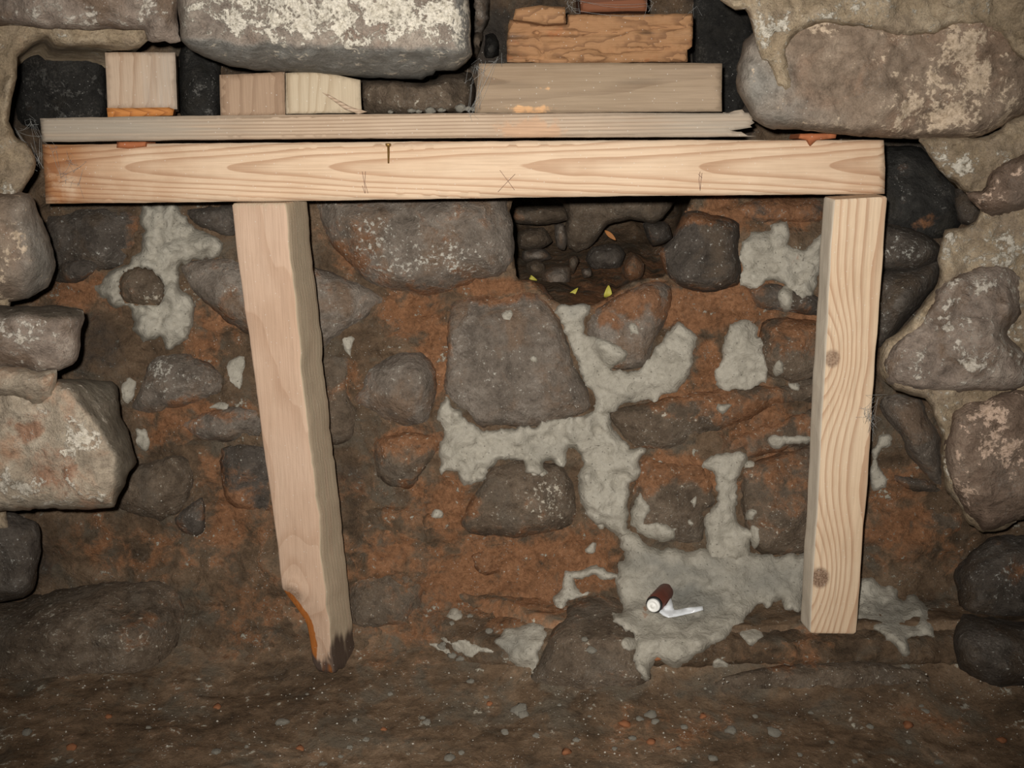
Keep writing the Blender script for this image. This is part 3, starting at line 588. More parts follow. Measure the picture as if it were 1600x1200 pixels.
# ------------------------------------------------------------------ mortar patches, pressed onto whatever lies below
def mortar(pts, th=0.010, R=10, s=4.0, jit=5.5, name='mortar_patch', tension=0.5, lump=0.006, wet=(), clay=(), smooth=6, holes=(), lo_jit=17.0):
    seed = random.random()*50
    poly = spline(pts, 3.2, jit, seed, tension, lo_jit)
    R = min(R, 0.45*np.ptp(poly, 0).min())
    under = np.minimum(SURF, blur(SURF, smooth))
    v, f = trimesh(poly, s)
    e = edist(poly, v); t = np.clip(e/R, 0, 1); prof = np.sqrt(np.clip(1-(1-t)**2, 0, 1))
    ph = seed*3
    tro = np.sin((v[:, 0]*0.35+v[:, 1]*0.9)/13+fbm(v[:, 0], v[:, 1], 60, 3, 0.5, seed+1)*5+ph)      # trowel ridges
    h = th*prof+lump*prof*(np.abs(fbm(v[:, 0], v[:, 1], 40, 4, 0.55, seed+2))+0.55*fbm(v[:, 0], v[:, 1], 14, 4, 0.6, seed+3)+0.18*tro)
    y0 = rsample(under, v[:, 0], v[:, 1])
    for hp in holes:
        hpp = spline(hp, 6); h = np.where(inside(hpp, v), -0.03, h)
    yv = y0-0.001-h
    W = P(v[:, 0], v[:, 1], yv)
    a, b, c3 = W[[q[0] for q in f]], W[[q[1] for q in f]], W[[q[2] for q in f]]
    if np.cross(b-a, c3-a)[:, 1].sum() > 0: f = [q[::-1] for q in f]
    be = boundary_loops(f); bi = sorted({i for e_ in be for i in e_}); nv = len(v); mp = {k: nv+n for n, k in enumerate(bi)}
    Wb = P(v[bi, 0], v[bi, 1], yv[bi]+0.02)
    faces = list(f)+[(q, p, mp[p], mp[q]) for p, q in be]
    allp = np.vstack([v, v[bi]])
    m = np.stack([blobs(clay, allp[:, 0], allp[:, 1], 0.0), 0*allp[:, 0], blobs(wet, allp[:, 0], allp[:, 1], 0.0)], -1)
    return mesh_obj(name, np.vstack([W, Wb]), faces, M['mortar'], wb, m)
PEB = [(187,440),(195,425),(215,418),(237,422),(250,435),(257,446),(252,475),(225,478),(197,473),(188,460)]
mortar([(222,318),(275,318),(283,332),(300,350),(318,362),(338,372),(347,382),(342,400),(312,408),(292,415),(283,408),(278,425),(281,450),(298,462),(307,475),(305,500),(295,532),(280,538),(260,545),(250,526),(225,536),(212,518),(205,495),(200,480),(185,480),(170,472),(155,465),(146,455),(160,437),(172,425),(200,412),(206,400),(220,390),(225,367),(221,342)],
       0.022, 16, lump=0.014, holes=[PEB])
stone(PEB, 0.035, 26, 'brown', wb, Y=None, back=-0.012, clay=0.1, soil=0.2, s=4, jit=1.5, dark=0.12, limeb=[(235,464,16,8,.7)])
mortar([(692,622),(712,637),(732,657),(752,671),(790,668),(825,666),(875,656),(905,650),(928,636),(940,640),(952,647),(956,670),(970,690),(985,700),(1007,703),(1002,722),(1000,742),(985,760),(979,787),(980,820),(992,836),(970,838),(950,825),(935,817),(910,797),(902,765),(901,747),(907,725),(907,712),(897,700),(887,707),(882,730),(862,722),(847,727),(850,740),(842,745),(822,735),(815,720),(800,717),(782,720),(765,732),(757,747),(730,760),(722,757),(715,740),(695,735),(692,744),(687,735),(687,700),(692,670),(681,652)],
       0.016, 14, lump=0.012, wet=[(850,690,30,10,.2)])
mortar([(877,476),(920,476),(913,500),(912,517),(930,527),(955,532),(980,550),(977,560),(952,576),(1000,578),(1015,557),(1025,537),(1050,517),(1062,505),(1077,515),(1089,522),(1083,562),(1077,587),(1067,602),(1060,612),(1032,615),(1025,627),(985,632),(955,646),(940,654),(925,646),(928,625),(920,605),(907,587),(900,567),(887,532),(882,512),(870,490)],
       0.014, 18, lump=0.008, wet=[(900,482,30,12,.5)])
mortar([(1140,510),(1165,497),(1185,512),(1190,537),(1197,570),(1198,592),(1172,610),(1137,610),(1120,602),(1120,582),(1130,560),(1132,535)], 0.010, 16, lump=0.007)
mortar([(1157,382),(1175,365),(1200,362),(1207,350),(1232,348),(1232,382),(1250,392),(1290,362),(1290,400),(1282,425),(1272,460),(1250,465),(1225,446),(1205,440),(1180,450),(1157,445),(1160,417)], 0.012, 16, lump=0.009, clay=[(1240,415,18,10,.5)])
mortar([(1215,458),(1228,448),(1242,460),(1240,478),(1226,486),(1216,474)], 0.006, 8)
mortar([(997,770),(1012,780),(1016,797),(1010,817),(1040,817),(1060,827),(1057,842),(1037,846),(1012,838),(987,822),(985,800)], 0.008, 9)
mortar([(1097,725),(1107,712),(1137,708),(1162,711),(1164,725),(1153,742),(1151,780),(1152,812),(1167,825),(1177,840),(1172,857),(1176,880),(1112,880),(1101,837),(1100,810),(1122,785),(1120,765),(1112,737)], 0.013, 16, lump=0.008)
mortar([(968,832),(994,834),(1010,850),(1040,858),(1080,858),(1112,856),(1170,862),(1200,868),(1262,866),(1262,940),(1247,955),(1225,948),(1222,937),(1200,946),(1192,940),(1163,965),(1155,977),(1112,1010),(1092,1025),(1065,1037),(1052,1048),(1037,1035),(1026,1030),(1022,1040),(1020,1057),(1010,1063),(992,1047),(993,1012),(992,990),(975,980),(957,967),(956,956),(972,960),(970,937),(962,925),(964,905),(965,880),(975,870)],
       0.018, 24, lump=0.010, s=6, wet=[(1078,925,52,22,1.0),(1060,885,80,14,.7),(1210,905,50,26,.65),(1130,890,60,12,.5)], clay=[(1180,935,20,10,.4),(1000,950,8,8,.6)])
mortar([(885,897),(925,885),(940,888),(950,893),(966,896),(966,904),(920,903),(896,907),(900,918),(924,926),(890,938),(877,955),(862,950),(865,937),(880,922)], 0.009, 9)
mortar([(775,1000),(790,985),(820,975),(840,968),(856,985),(850,1005),(840,1030),(828,1060),(820,1073),(808,1062),(805,1040),(790,1025),(778,1015)], 0.008, 14, lump=0.006, wet=[(800,1000,30,20,.5)])
mortar([(1330,905),(1360,902),(1375,915),(1400,922),(1412,942),(1422,930),(1435,932),(1450,947),(1460,965),(1462,980),(1457,996),(1435,992),(1417,997),(1420,1020),(1417,1033),(1410,1030),(1400,1012),(1380,992),(1360,977),(1330,970)], 0.012, 16, lump=0.008, wet=[(1390,960,40,20,.4)])
mortar([(1362,705),(1372,690),(1385,677),(1398,685),(1390,695),(1376,702),(1372,720),(1380,740),(1388,748),(1384,762),(1368,767),(1358,750)], 0.007, 8, lump=0.006)
def blot(cx, cy, rx, ry, th=0.0035):
    n = 9; k = random.random()*6
    pts = [(cx+rx*math.cos(a)*(0.75+0.45*random.random()), cy+ry*math.sin(a)*(0.75+0.45*random.random())) for a in [k+i*2*math.pi/n for i in range(n)]]
    mortar(pts, th, 6, 3.5, 4.5, lump=0.004, smooth=3)
mortar([(690,998),(712,1004),(728,998),(745,1008),(775,1016),(757,1022),(738,1026),(722,1018),(706,1014)], 0.002, 5, lump=0.002, s=3.5, smooth=3)
mortar([(675,1003),(690,1008),(700,1016),(716,1026),(706,1031),(698,1024),(682,1014)], 0.002, 5, lump=0.002, s=3.5, smooth=3)
mortar([(785,490),(797,484),(802,492),(795,500),(788,498)], 0.002, 4, lump=0.002, s=3.5, jit=3, smooth=2)
for b_ in [(370,582,16,28),(200,608,12,20),(222,685,14,18),(544,538,11,16),(1240,688,26,8),(1217,575,8,12),(1172,990,17,14),(985,1006,14,10),(1250,970,8,16),(925,857,8,10),(990,513,9,11),
           (1131,636,12,8),(684,803,9,8),(842,738,14,9),(1015,960,10,8),(1175,805,10,9),(1180,840,9,22),(1215,690,16,10),(834,560,5,5),(1085,785,5,8),(1080,815,6,5),(1125,1043,15,12),(712,960,13,11),(1240,605,9,6),(938,820,8,8),
           (1170,725,8,5),(345,635,16,5)]:
    blot(*b_)

# ------------------------------------------------------------------ timber
M['beam'] = wood('pale_pine_beam', 'X', (0.64, 0.475, 0.33), (0.37, 0.20, 0.11), pith=(0.004, 0.020), freq=230, stretch=0.10, warp=0.0065, slope=-0.026, grey=(0.42, 0.37, 0.29), rot=(0.36, 0.20, 0.11), dark=(0.16, 0.09, 0.05), ringamt=0.62, ringw=(0.45, 0.93))
M['board'] = wood('weathered_board', 'X', (0.47, 0.355, 0.255), (0.24, 0.158, 0.103), pith=(0.06, 0.02), freq=260, stretch=0.06, warp=0.004, slope=0.008, grey=(0.32, 0.275, 0.22), rot=(0.46, 0.30, 0.19), ringamt=0.7, ringw=(0.4, 0.95))
M['postR'] = wood('knotty_pine_post', 'Z', (0.66, 0.50, 0.345), (0.40, 0.225, 0.13), pith=(0.045, 0.02), freq=130, stretch=0.08, warp=0.0045, slope=0.012, knots=[(0.098, -0.024, 0.021, 0.85), (-0.235, -0.020, 0.026, 1.0)], grey=(0.58, 0.51, 0.41), dark=(0.10, 0.065, 0.045), ringamt=0.65, ringw=(0.45, 0.94))
M['postL'] = wood('pinkish_leaning_post', 'Z', (0.52, 0.365, 0.262), (0.41, 0.262, 0.175), pith=(0.0, 0.30), freq=110, stretch=0.05, warp=0.010, slope=0.012, knots=[(-0.225, -0.016, 0.030, 0.6)], grey=(0.42, 0.34, 0.235), rot=(0.33, 0.11, 0.022), dark=(0.075, 0.052, 0.040), ringamt=0.5)
M['blk'] = wood('short_pine_block', 'Z', (0.46, 0.345, 0.25), (0.32, 0.205, 0.13), pith=(0.05, 0.25), freq=90, stretch=0.1, warp=0.012, grey=(0.40, 0.34, 0.28), ringamt=0.6)
M['blk2'] = wood('brown_pine_block', 'Z', (0.33, 0.225, 0.15), (0.215, 0.135, 0.085), pith=(0.05, 0.3), freq=120, stretch=0.1, warp=0.01, grey=(0.30, 0.23, 0.17), ringamt=0.6)
M['blk3'] = wood('straw_pine_block', 'Z', (0.46, 0.375, 0.265), (0.33, 0.245, 0.155), pith=(0.03, 0.06), freq=130, stretch=0.2, warp=0.016, grey=(0.37, 0.31, 0.23), ringamt=0.6)
M['greyblk'] = wood('grey_weathered_block', 'X', (0.275, 0.200, 0.132), (0.18, 0.122, 0.077), pith=(0.05, 0.4), freq=90, stretch=0.06, warp=0.02, grey=(0.31, 0.230, 0.158), rot=(0.60, 0.36, 0.18), dark=(0.10, 0.065, 0.035))
M['rotten'] = wood('rotten_orange_block', 'X', (0.315, 0.168, 0.080), (0.155, 0.076, 0.036), pith=(0.05, 0.1), freq=110, stretch=0.2, warp=0.03, grey=(0.33, 0.21, 0.12), rot=(0.30, 0.13, 0.055), dark=(0.10, 0.055, 0.03), bumpd=0.003)
M['redwood'] = wood('red_brown_offcut', 'X', (0.17, 0.062, 0.028), (0.10, 0.036, 0.018), pith=(0.05, 0.2), freq=90, grey=(0.24, 0.12, 0.06))
M['shim'] = wood('orange_shim', 'X', (0.50, 0.20, 0.055), (0.28, 0.095, 0.025), pith=(0.05, 0.2), freq=160, grey=(0.42, 0.2, 0.08))
M['rshim'] = wood('rust_red_shim', 'X', (0.36, 0.12, 0.048), (0.20, 0.062, 0.025), pith=(0.05, 0.2), freq=160, grey=(0.3, 0.14, 0.07))

def slab(name, pts, Y, depth, mat, parent=None, R=2.5, s=9.0, jit=0.6, noise=0.0006, tension=0.0, cracks=(), maskf=None, yaw=0.0, lumps=0.0):
    """sawn piece: outline of its front face at depth Y, sides square to that face; yaw turns it about the vertical"""
    seed = random.random()*50
    poly = spline(pts, s*0.8, jit, seed, tension)
    v, f = trimesh(poly, s)
    e = edist(poly, v); t = np.clip(e/R, 0, 1)
    h = 0.0022*np.sqrt(np.clip(1-(1-t)**2, 0, 1))+fbm(v[:, 0]*0.35, v[:, 1], 40, 4, 0.55, seed)*noise
    if lumps: h = h+lumps*np.abs(fbm(v[:, 0]*0.3, v[:, 1], 22, 4, 0.6, seed+3))*t
    for (x0, y0, x1, y1, wd, dp) in cracks:
        ab = np.array([x1-x0, y1-y0]); q = v-np.array([x0, y0]); tt = np.clip((q@ab)/(ab@ab), 0, 1)
        dd = np.hypot(v[:, 0]-(x0+tt*ab[0]), v[:, 1]-(y0+tt*ab[1])+fbm(v[:, 0], v[:, 1], 60, 3, 0.6, seed+6)*4)
        h = h-dp*np.exp(-(dd/wd)**2)
    x0 = v[:, 0].mean()
    ty = math.tan(yaw)
    yv = Y-h+(v[:, 0]-x0)*0.0009*ty
    W = P(v[:, 0], v[:, 1], yv)
    a, b, c3 = W[[q[0] for q in f]], W[[q[1] for q in f]], W[[q[2] for q in f]]
    if np.cross(b-a, c3-a)[:, 1].sum() > 0: f = [q[::-1] for q in f]
    be = boundary_loops(f); bi = sorted({i for e_ in be for i in e_}); nv = len(v); mp = {k: nv+n for n, k in enumerate(bi)}
    dirv = np.array([-math.sin(yaw), math.cos(yaw), 0.0])
    Wb = W[bi]+dirv*depth
    ctr = nv+len(bi)
    nf = len(f)
    faces = list(f)+[(q, p, mp[p], mp[q]) for p, q in be]+[(mp[q], mp[p], ctr) for p, q in be]
    allp = np.vstack([v, v[bi], v[bi].mean(0)[None]])
    m = np.zeros((len(allp), 3)) if maskf is None else maskf(allp[:, 0], allp[:, 1])
    o = mesh_obj(name, np.vstack([W, Wb, Wb.mean(0)[None]]), faces, M[mat], parent, m, flat_from=nf)
    return o

bm_mask = lambda x, y: np.stack([0*x, 0.35*(1-sstep(226, 240, y+(x-66)*0.005))+0.25*sstep(296, 312, y+(x-66)*0.011), 0*x, 1.0*(1-sstep(60, 170, x))+0.55*(1-sstep(120, 420, x))+0.25*sstep(1150, 1380, x)], -1)  # browner beam ends: dirt, with the flash falloff painted in
beam = slab('timber_beam', [(66,226),(400,223),(700,221),(1000,219),(1381,219),(1383,262),(1382,303),(1000,306),(600,312),(300,316),(72,318),(69,270)], 0.0, 0.089, 'beam', s=10, maskf=bm_mask)
tag(beam, 'long pale pine beam with pencil marks carried by two posts', 'beam')
bd_mask = lambda x, y: np.stack([0.75*np.exp(-((x-830)/70)**2-((y-205)/25)**2), 0.45+0.35*(1-sstep(62, 420, x))+0.25*sstep(920, 1150, x)-0.5*np.exp(-((x-620)/200)**2), 0*x], -1)
board = slab('timber_board', [(62,185),(200,182),(400,180),(700,177),(1000,176),(1138,177),(1148,173),(1160,171),(1164,176),(1170,176),(1173,181),(1177,184),(1175,188),(1179,192),(1172,196),(1175,199),(1163,201),(1150,203),(1140,204),(1152,206),(1158,206),(1168,212),(1184,213),(1100,214),(800,215),(500,217),(300,219),(66,222)], -0.004, 0.088, 'board', s=7, jit=0.5, maskf=bd_mask)
tag(board, 'thin grey weathered board with splintered end lying along the top of the beam', 'board')

def post(name, top, bot, mat, maskf, deform=None, n=70, r=0.004, left=False):
    """top/bot: (front-left, front-right, back corner px,py,Y)x3; the fourth corner closes the parallelogram"""
    T = [P(*c) for c in top]; B = [P(*c) for c in bot]
    if left: T = [T[0], T[1], T[1]+T[2]-T[0], T[2]]; B = [B[0], B[1], B[1]+B[2]-B[0], B[2]]      # third corner given = back left
    else: T.append(T[0]+T[2]-T[1]); B.append(B[0]+B[2]-B[1])      # order FL, FR, BR, BL
    T = np.array(T); B = np.array(B)
    wx = np.linalg.norm(T[1]-T[0]); wy = np.linalg.norm(T[2]-T[1])
    def prm(L, k):
        e = r/L; return np.unique(np.concatenate([[0, e*0.3, e], np.linspace(e, 1-e, k), [1-e*0.3, 1]]))
    u = prm(wx, 9); vv = prm(wy, 9)
    ring = [(a, 0.0) for a in u]+[(1.0, b) for b in vv[1:]]+[(a, 1.0) for a in u[::-1][1:]]+[(0.0, b) for b in vv[::-1][1:-1]]
    ring = np.array(ring)
    q = ring.copy()      # round the arrises
    ex, ey = r/wx, r/wy
    cl = np.stack([np.clip(q[:, 0], ex, 1-ex), np.clip(q[:, 1], ey, 1-ey)], -1)
    dl = (q-cl)*np.array([wx, wy]); L = np.maximum(np.linalg.norm(dl, axis=1), 1e-9)
    q = cl+dl/L[:, None]*r/np.array([wx, wy])
    ts = np.concatenate([[0, 0.001, 0.004], np.linspace(0.008, 0.992, n), [0.996, 0.999, 1.0]])
    V, MK, QT = [], [], []
    for t in ts:
        sh = 1-0.05*(1-min(1, min(t, 1-t)/0.004))
        c = T*(1-t)+B*t; qq = 0.5+(q-0.5)*sh
        p = (c[0][None]*(1-qq[:, :1])+c[1][None]*qq[:, :1])*(1-qq[:, 1:])+(c[3][None]*(1-qq[:, :1])+c[2][None]*qq[:, :1])*qq[:, 1:]
        V.append(p); QT.append(np.column_stack([qq, np.full(len(qq), t)]))
    V = np.vstack(V); QT = np.vstack(QT)
    k = len(ring)
    w_ = fbm(QT[:, 2]*900+QT[:, 0]*60, QT[:, 1]*60+QT[:, 0]*45, 90, 4, 0.55, 3)*0.0016
    V[:, 0] += w_; V[:, 1] += w_*0.5
    if deform is not None: V = deform(V, QT)
    faces = []
    for j in range(len(ts)-1):
        for i in range(k):
            a = j*k+i; b = j*k+(i+1) % k
            faces.append((a, a+k, b+k, b))
    faces.append(tuple(range(k))); faces.append(tuple(range((len(ts)-1)*k, len(ts)*k))[::-1])
    return mesh_obj(name, V, faces, M[mat], None, maskf(QT[:, 0], QT[:, 1], QT[:, 2]), flat_from=len(faces)-2)

def lmask(u, v, t):
    rot = sstep(0.795, 0.83, t)*(1-sstep(0.0, 0.20, u+0.25*(1-sstep(0.8, 0.86, t))-0.02))*1.4
    rot = np.maximum(rot, 1.3*sstep(0.805, 0.82, t)*(1-sstep(0.10, 0.24, u-0.12*np.sin((t-0.8)*15)))*(1-sstep(0.965, 1.0, t)))
    rot = np.maximum(rot, 0.9*sstep(0.965, 0.99, t)*sstep(0.35, 0.6, u)*(1-sstep(0.8, 1.0, u)))
    grey = 0.75*sstep(0.93, 1.0, u)*sstep(0.02, 0.1, v)+0.5*sstep(0.1, 0.0, v*0)*0
    grey = np.where((u > 0.985), 0.8, 0.10)+0.5*(1-sstep(0.0, 0.012, t))
    dark = sstep(0.935, 1.01, t+0.065*sstep(0.75, 1.0, u)*(v < 1)+fbm(u*90, t*500, 50, 3, 0.6, 4)*0.03)
    dark = dark*(1-0.42*np.clip(0.9*sstep(0.965, 0.99, t)*sstep(0.35, 0.6, u)*(1-sstep(0.8, 1.0, u)), 0, 1))+0.45*sstep(0.955, 0.985, t)*(1-sstep(0.3, 0.5, u))
    return np.stack([rot, grey, dark], -1)
def ldef(V, Q):
    u, v, t = Q.T
    cut = np.interp(t, [0.805, 0.825, 0.885, 0.93, 1.0], [0, 0.006, 0.030, 0.033, 0.030])
    V = V.copy(); V[:, 0] += cut*(1-u)*(1-0.3*v)
    knot = np.exp(-((t-0.80)/0.022)**2)*np.exp(-((u-0.3)/0.3)**2)*(v < 0.2)
    V[:, 1] -= 0.008*knot;
    # frayed foot
    f = sstep(0.95, 1.0, t); V[:, 2] += f*0.012*(np.abs(u-0.6)*2)**2+f*fbm(u*70, v*70, 30, 3, 0.6, 5)*0.006
    V[:, 0] += 0.0022*fbm(t*760, v*20, 30, 4, 0.6, 6)*(u > 0.6)
    return V
postL = post('timber_post', [(360,318,-0.018),(446,317,-0.032),(480,311,0.050)], [(457,1046,-0.004),(522,1056,-0.018),(558,1040,0.055)], 'postL', lmask, ldef)
tag(postL, 'leaning pinkish timber post with rotted dark foot under the left of the beam', 'post')
def rmask(u, v, t):
    grey = np.where(u < 0.02, 0.95, 0.03)+0.25*(1-sstep(0.0, 0.012, t))+0.25*np.exp(-((t-0.93)/0.008)**2)
    return np.stack([0*t, grey, 0.0*t], -1)
postR = post('timber_post', [(1303,312,-0.030),(1388,307,-0.040),(1285,307,0.012)], [(1265,990,-0.030),(1339,991,-0.040),(1249,971,0.012)], 'postR', rmask, left=True)
tag(postR, 'upright knotty pine post with square foot under the right of the beam', 'post')

# corner of the right post given by its visible left face
blkmask = lambda x, y: np.stack([0*x, 0.45*sstep(210, 240, x)+0.1, 0*x], -1)
o = slab('wood_block', [(164,82),(274,82),(277,171),(168,169)], 0.030, 0.085, 'blk', maskf=blkmask, yaw=0.28)
tag(o, 'square pine offcut standing on an orange shim at the left', 'wood block', 'packing blocks above the beam')
o = slab('shim', [(167,169),(264,168),(272,171),(270,181),(169,184)], 0.024, 0.08, 'shim', yaw=0.28, lumps=0.002)
tag(o, 'bright orange split shim under the square pine offcut', 'shim')
o = slab('wood_block', [(343,117),(445,112),(446,180),(345,182)], 0.012, 0.085, 'blk2', yaw=0.2)
tag(o, 'brown pine block directly left of the straw-coloured sloping block', 'wood block', 'packing blocks above the beam')
o = slab('wood_block', [(446,114),(470,113),(490,112),(520,116),(563,125),(565,176),(447,178)], 0.016, 0.085, 'blk3', yaw=0.14, s=7)
tag(o, 'straw-coloured pine block with a sloping top under the big pale stone', 'wood block', 'packing blocks above the beam')
gmask = lambda x, y: np.stack([0.8*np.exp(-((x-830)/50)**2-((y-172)/8)**2)+0.6*np.exp(-((x-850)/14)**2-((y-140)/4)**2), 0.35+0.35*sstep(950, 1100, x)+0.2*sstep(125, 160, y), 0.45*np.exp(-((x-1000)/60)**2-((y-125)/10)**2)+0.35*np.exp(-((x-800)/60)**2-((y-125)/20)**2)], -1)
o = slab('wood_block', [(748,99),(900,98),(1128,99),(1128,174),(900,176),(742,176)], 0.002, 0.10, 'greyblk', maskf=gmask, noise=0.0012)
tag(o, 'wide grey weathered timber block lying on the board', 'wood block', 'packing blocks above the beam')
rm = lambda x, y: np.stack([0.35*fbm(x*0.4, y, 40, 3, 0.6, 1)+0.25, 0.25*sstep(1000, 1080, x), 0.5*np.exp(-((x-1010)/12)**2-((y-50)/5)**2)+0.45*(1-sstep(790, 850, x))+0.2*np.abs(fbm(x*0.5, y, 30, 4, 0.6, 3))], -1)
o = slab('wood_block', [(797,30),(850,40),(886,38),(887,22),(1000,22),(1082,22),(1083,42),(1081,72),(1073,79),(1073,97),(900,99),(850,100),(794,96),(790,64)], 0.010, 0.10, 'rotten', s=5, jit=2.0, lumps=0.010, noise=0.002,
         cracks=[(900,54,1083,42,2.5,0.007),(800,55,900,52,3,0.007),(940,80,1075,76,3,0.008),(838,52,848,90,3,0.009),(790,90,900,97,3,0.006)], maskf=rm)
tag(o, 'rotten orange timber block with split face on the grey block', 'wood block', 'packing blocks above the beam')
o = slab('wood_block', [(806,14),(846,8),(883,11),(885,36),(853,39),(802,30)], -0.012, 0.06, 'rotten', s=5, jit=1.0, lumps=0.004, cracks=[(852,12,853,39,2,0.004)])
tag(o, 'small brown offcut lodged on the left end of the rotten block', 'wood block', 'packing blocks above the beam')
o = slab('wood_block', [(905,-40),(1012,-40),(1011,17),(907,19)], 0.020, 0.09, 'redwood')
tag(o, 'dark red-brown offcut on top of the rotten block, cut by the top edge', 'wood block', 'packing blocks above the beam')
o = slab('shim', [(183,222),(228,221),(227,229),(200,232),(182,231)], -0.006, 0.04, 'rshim', s=5, lumps=0.002)
tag(o, 'small rust-brown shim wedged between board and beam at the left', 'shim')
o = slab('shim', [(1250,209),(1308,208),(1306,216),(1276,219),(1267,228),(1262,219),(1248,216)], -0.008, 0.05, 'rshim', s=4, lumps=0.002)
tag(o, 'rust-red pointed shim between the beam and the big russet stone', 'shim')

o = slab('wood_sliver', [(503,144),(512,147),(545,165),(574,175),(560,178),(538,170)], -0.002, 0.006, 'board', s=5)
tag(o, 'pale grey wood sliver leaning on the straw-coloured sloping block', 'wood sliver')
# nail and pencil marks on the beam
def tube(name, pts, rad, mat, parent=None, n=6, caps=True):
    pts = [np.array(p, float) for p in pts]; V = []; Fc = []
    rads = rad if isinstance(rad, (list, tuple)) else [rad]*len(pts)
    for i, p in enumerate(pts):
        d_ = pts[min(i+1, len(pts)-1)]-pts[max(i-1, 0)]; d_ /= max(np.linalg.norm(d_), 1e-9)
        a = np.cross(d_, [0.13, 0.9, 0.4]); a /= np.linalg.norm(a); b = np.cross(d_, a)
        for k in range(n):
            an = 2*math.pi*k/n; V.append(p+rads[i]*(a*math.cos(an)+b*math.sin(an)))
    for i in range(len(pts)-1):
        for k in range(n): Fc.append((i*n+k, i*n+(k+1) % n, (i+1)*n+(k+1) % n, (i+1)*n+k))
    Fc.append(tuple(range(n))[::-1]); Fc.append(tuple(range((len(pts)-1)*n, len(pts)*n)))
    return V, Fc
def tubes(name, lines, rad, mat, parent=None, n=5):
    V, Fc = [], []
    for L in lines:
        v, f = tube('', L, rad, mat, n=n); o_ = len(V); V += v; Fc += [tuple(i+o_ for i in t) for t in f]
    return mesh_obj(name, V, Fc, mat, parent, np.zeros((len(V), 3)))
brass = plain('rusty_nail', (0.26, 0.15, 0.045), 0.45, 0.5, 0.6)
v, f = tube('', [P(606.5,224,-0.012), P(606.5,225.5,-0.012), P(606.6,226.5,-0.012), P(606.8,228,-0.010), P(607,240,-0.007), P(607,255,-0.004)], [0.0035, 0.0042, 0.0038, 0.0017, 0.0016, 0.0012], None, n=10)
mesh_obj('nail', v, f, brass, beam, np.zeros((len(v), 3)))
pencil = plain('pencil_graphite', (0.20, 0.115, 0.09), 0.6)
for strokes in ([[(566,268),(569,285),(571,302)],[(571,268),(570,285),(575,302)],[(566,290),(570,302)]], [[(781,266),(793,282),(804,297)],[(805,272),(792,285),(778,300)]], [[(1094,268),(1092,280),(1094,298)],[(1097,270),(1095,285),(1094,298)],[(1091,272),(1097,278)]]):
    tubes('pencil_mark', [[P(x, y, -0.0030) for x, y in st] for st in strokes], 0.00035, pencil, beam, 4)

# ------------------------------------------------------------------ small things
def surf_pt(px, py, lift=0.0):
    return P(px, py, float(rsample(SURF, px, py))-lift)
# capped tube lying in the wet mortar
e0 = np.array(surf_pt(1020, 947, 0.045)); 
tdir = np.array([0.45, 0.89, -0.02]); tdir /= np.linalg.norm(tdir)
a_ = np.cross(tdir, [0, 0, 1]); a_ /= np.linalg.norm(a_); b_ = np.cross(a_, tdir)
def lathe(name, prof, mat, parent, n=24):
    V = []; Fc = []
    for (l, r_) in prof:
        for k in range(n):
            an = 2*math.pi*k/n; V.append(e0+tdir*l+r_*(a_*math.cos(an)+b_*math.sin(an)))
    for i in range(len(prof)-1):
        for k in range(n): Fc.append((i*n+k, i*n+(k+1) % n, (i+1)*n+(k+1) % n, (i+1)*n+k))
    Fc.append(tuple(range(n))[::-1]); Fc.append(tuple(range((len(prof)-1)*n, len(prof)*n)))
    return mesh_obj(name, V, Fc, mat, parent, np.zeros((len(V), 3)), origin=e0+tdir*0.03)
tb = empty('tube', e0+tdir*0.03)
tag(tb, 'small dark red tube with round white cap lying in wet mortar', 'tube')
lathe('body', [(0.008, 0.0125), (0.010, 0.0140), (0.064, 0.0140), (0.068, 0.0125), (0.0685, 0.004)], plain('dark_red_tube', (0.10, 0.028, 0.018), 0.45, 0.5, var=0.3, sc=60), tb)
lathe('collar', [(0.004, 0.0105), (0.0045, 0.0128), (0.0085, 0.0132), (0.009, 0.011)], plain('black_collar', (0.012, 0.012, 0.012), 0.5), tb)
lathe('cap', [(-0.0015, 0.0008), (-0.0013, 0.0028), (0.00012, 0.0034), (0.0003, 0.0070), (-0.0008, 0.0076), (-0.0004, 0.0098), (0.003, 0.0108), (0.006, 0.0108)], plain('white_cap', (0.80, 0.79, 0.75), 0.45, 0.4, var=0.05), tb)
# white plastic scrap beside the tube
foil = plain('white_plastic', (0.72, 0.74, 0.76), 0.3, 0.6, var=0.12, sc=60)
pl = spline([(1030,957),(1040,946),(1048,935),(1051,944),(1054,953),(1075,950),(1098,947),(1099,953),(1075,960),(1045,965)], 4, 1.0, 3)
v, f = trimesh(pl, 4)
h = 0.004+0.006*np.abs(fbm(v[:, 0], v[:, 1], 12, 3, 0.6, 2))
y0 = rsample(SURF, v[:, 0], v[:, 1])-0.026
W1 = P(v[:, 0], v[:, 1], y0-h); W2 = P(v[:, 0], v[:, 1], y0-h+0.0015)
n0 = len(v); be = boundary_loops(f)
o = mesh_obj('plastic_scrap', np.vstack([W1, W2]), list(f)+[tuple(i+n0 for i in t[::-1]) for t in f]+[(q, p, p+n0, q+n0) for p, q in be], foil)
tag(o, 'crumpled strip of shiny white plastic lying beside the capped tube', 'plastic scrap')
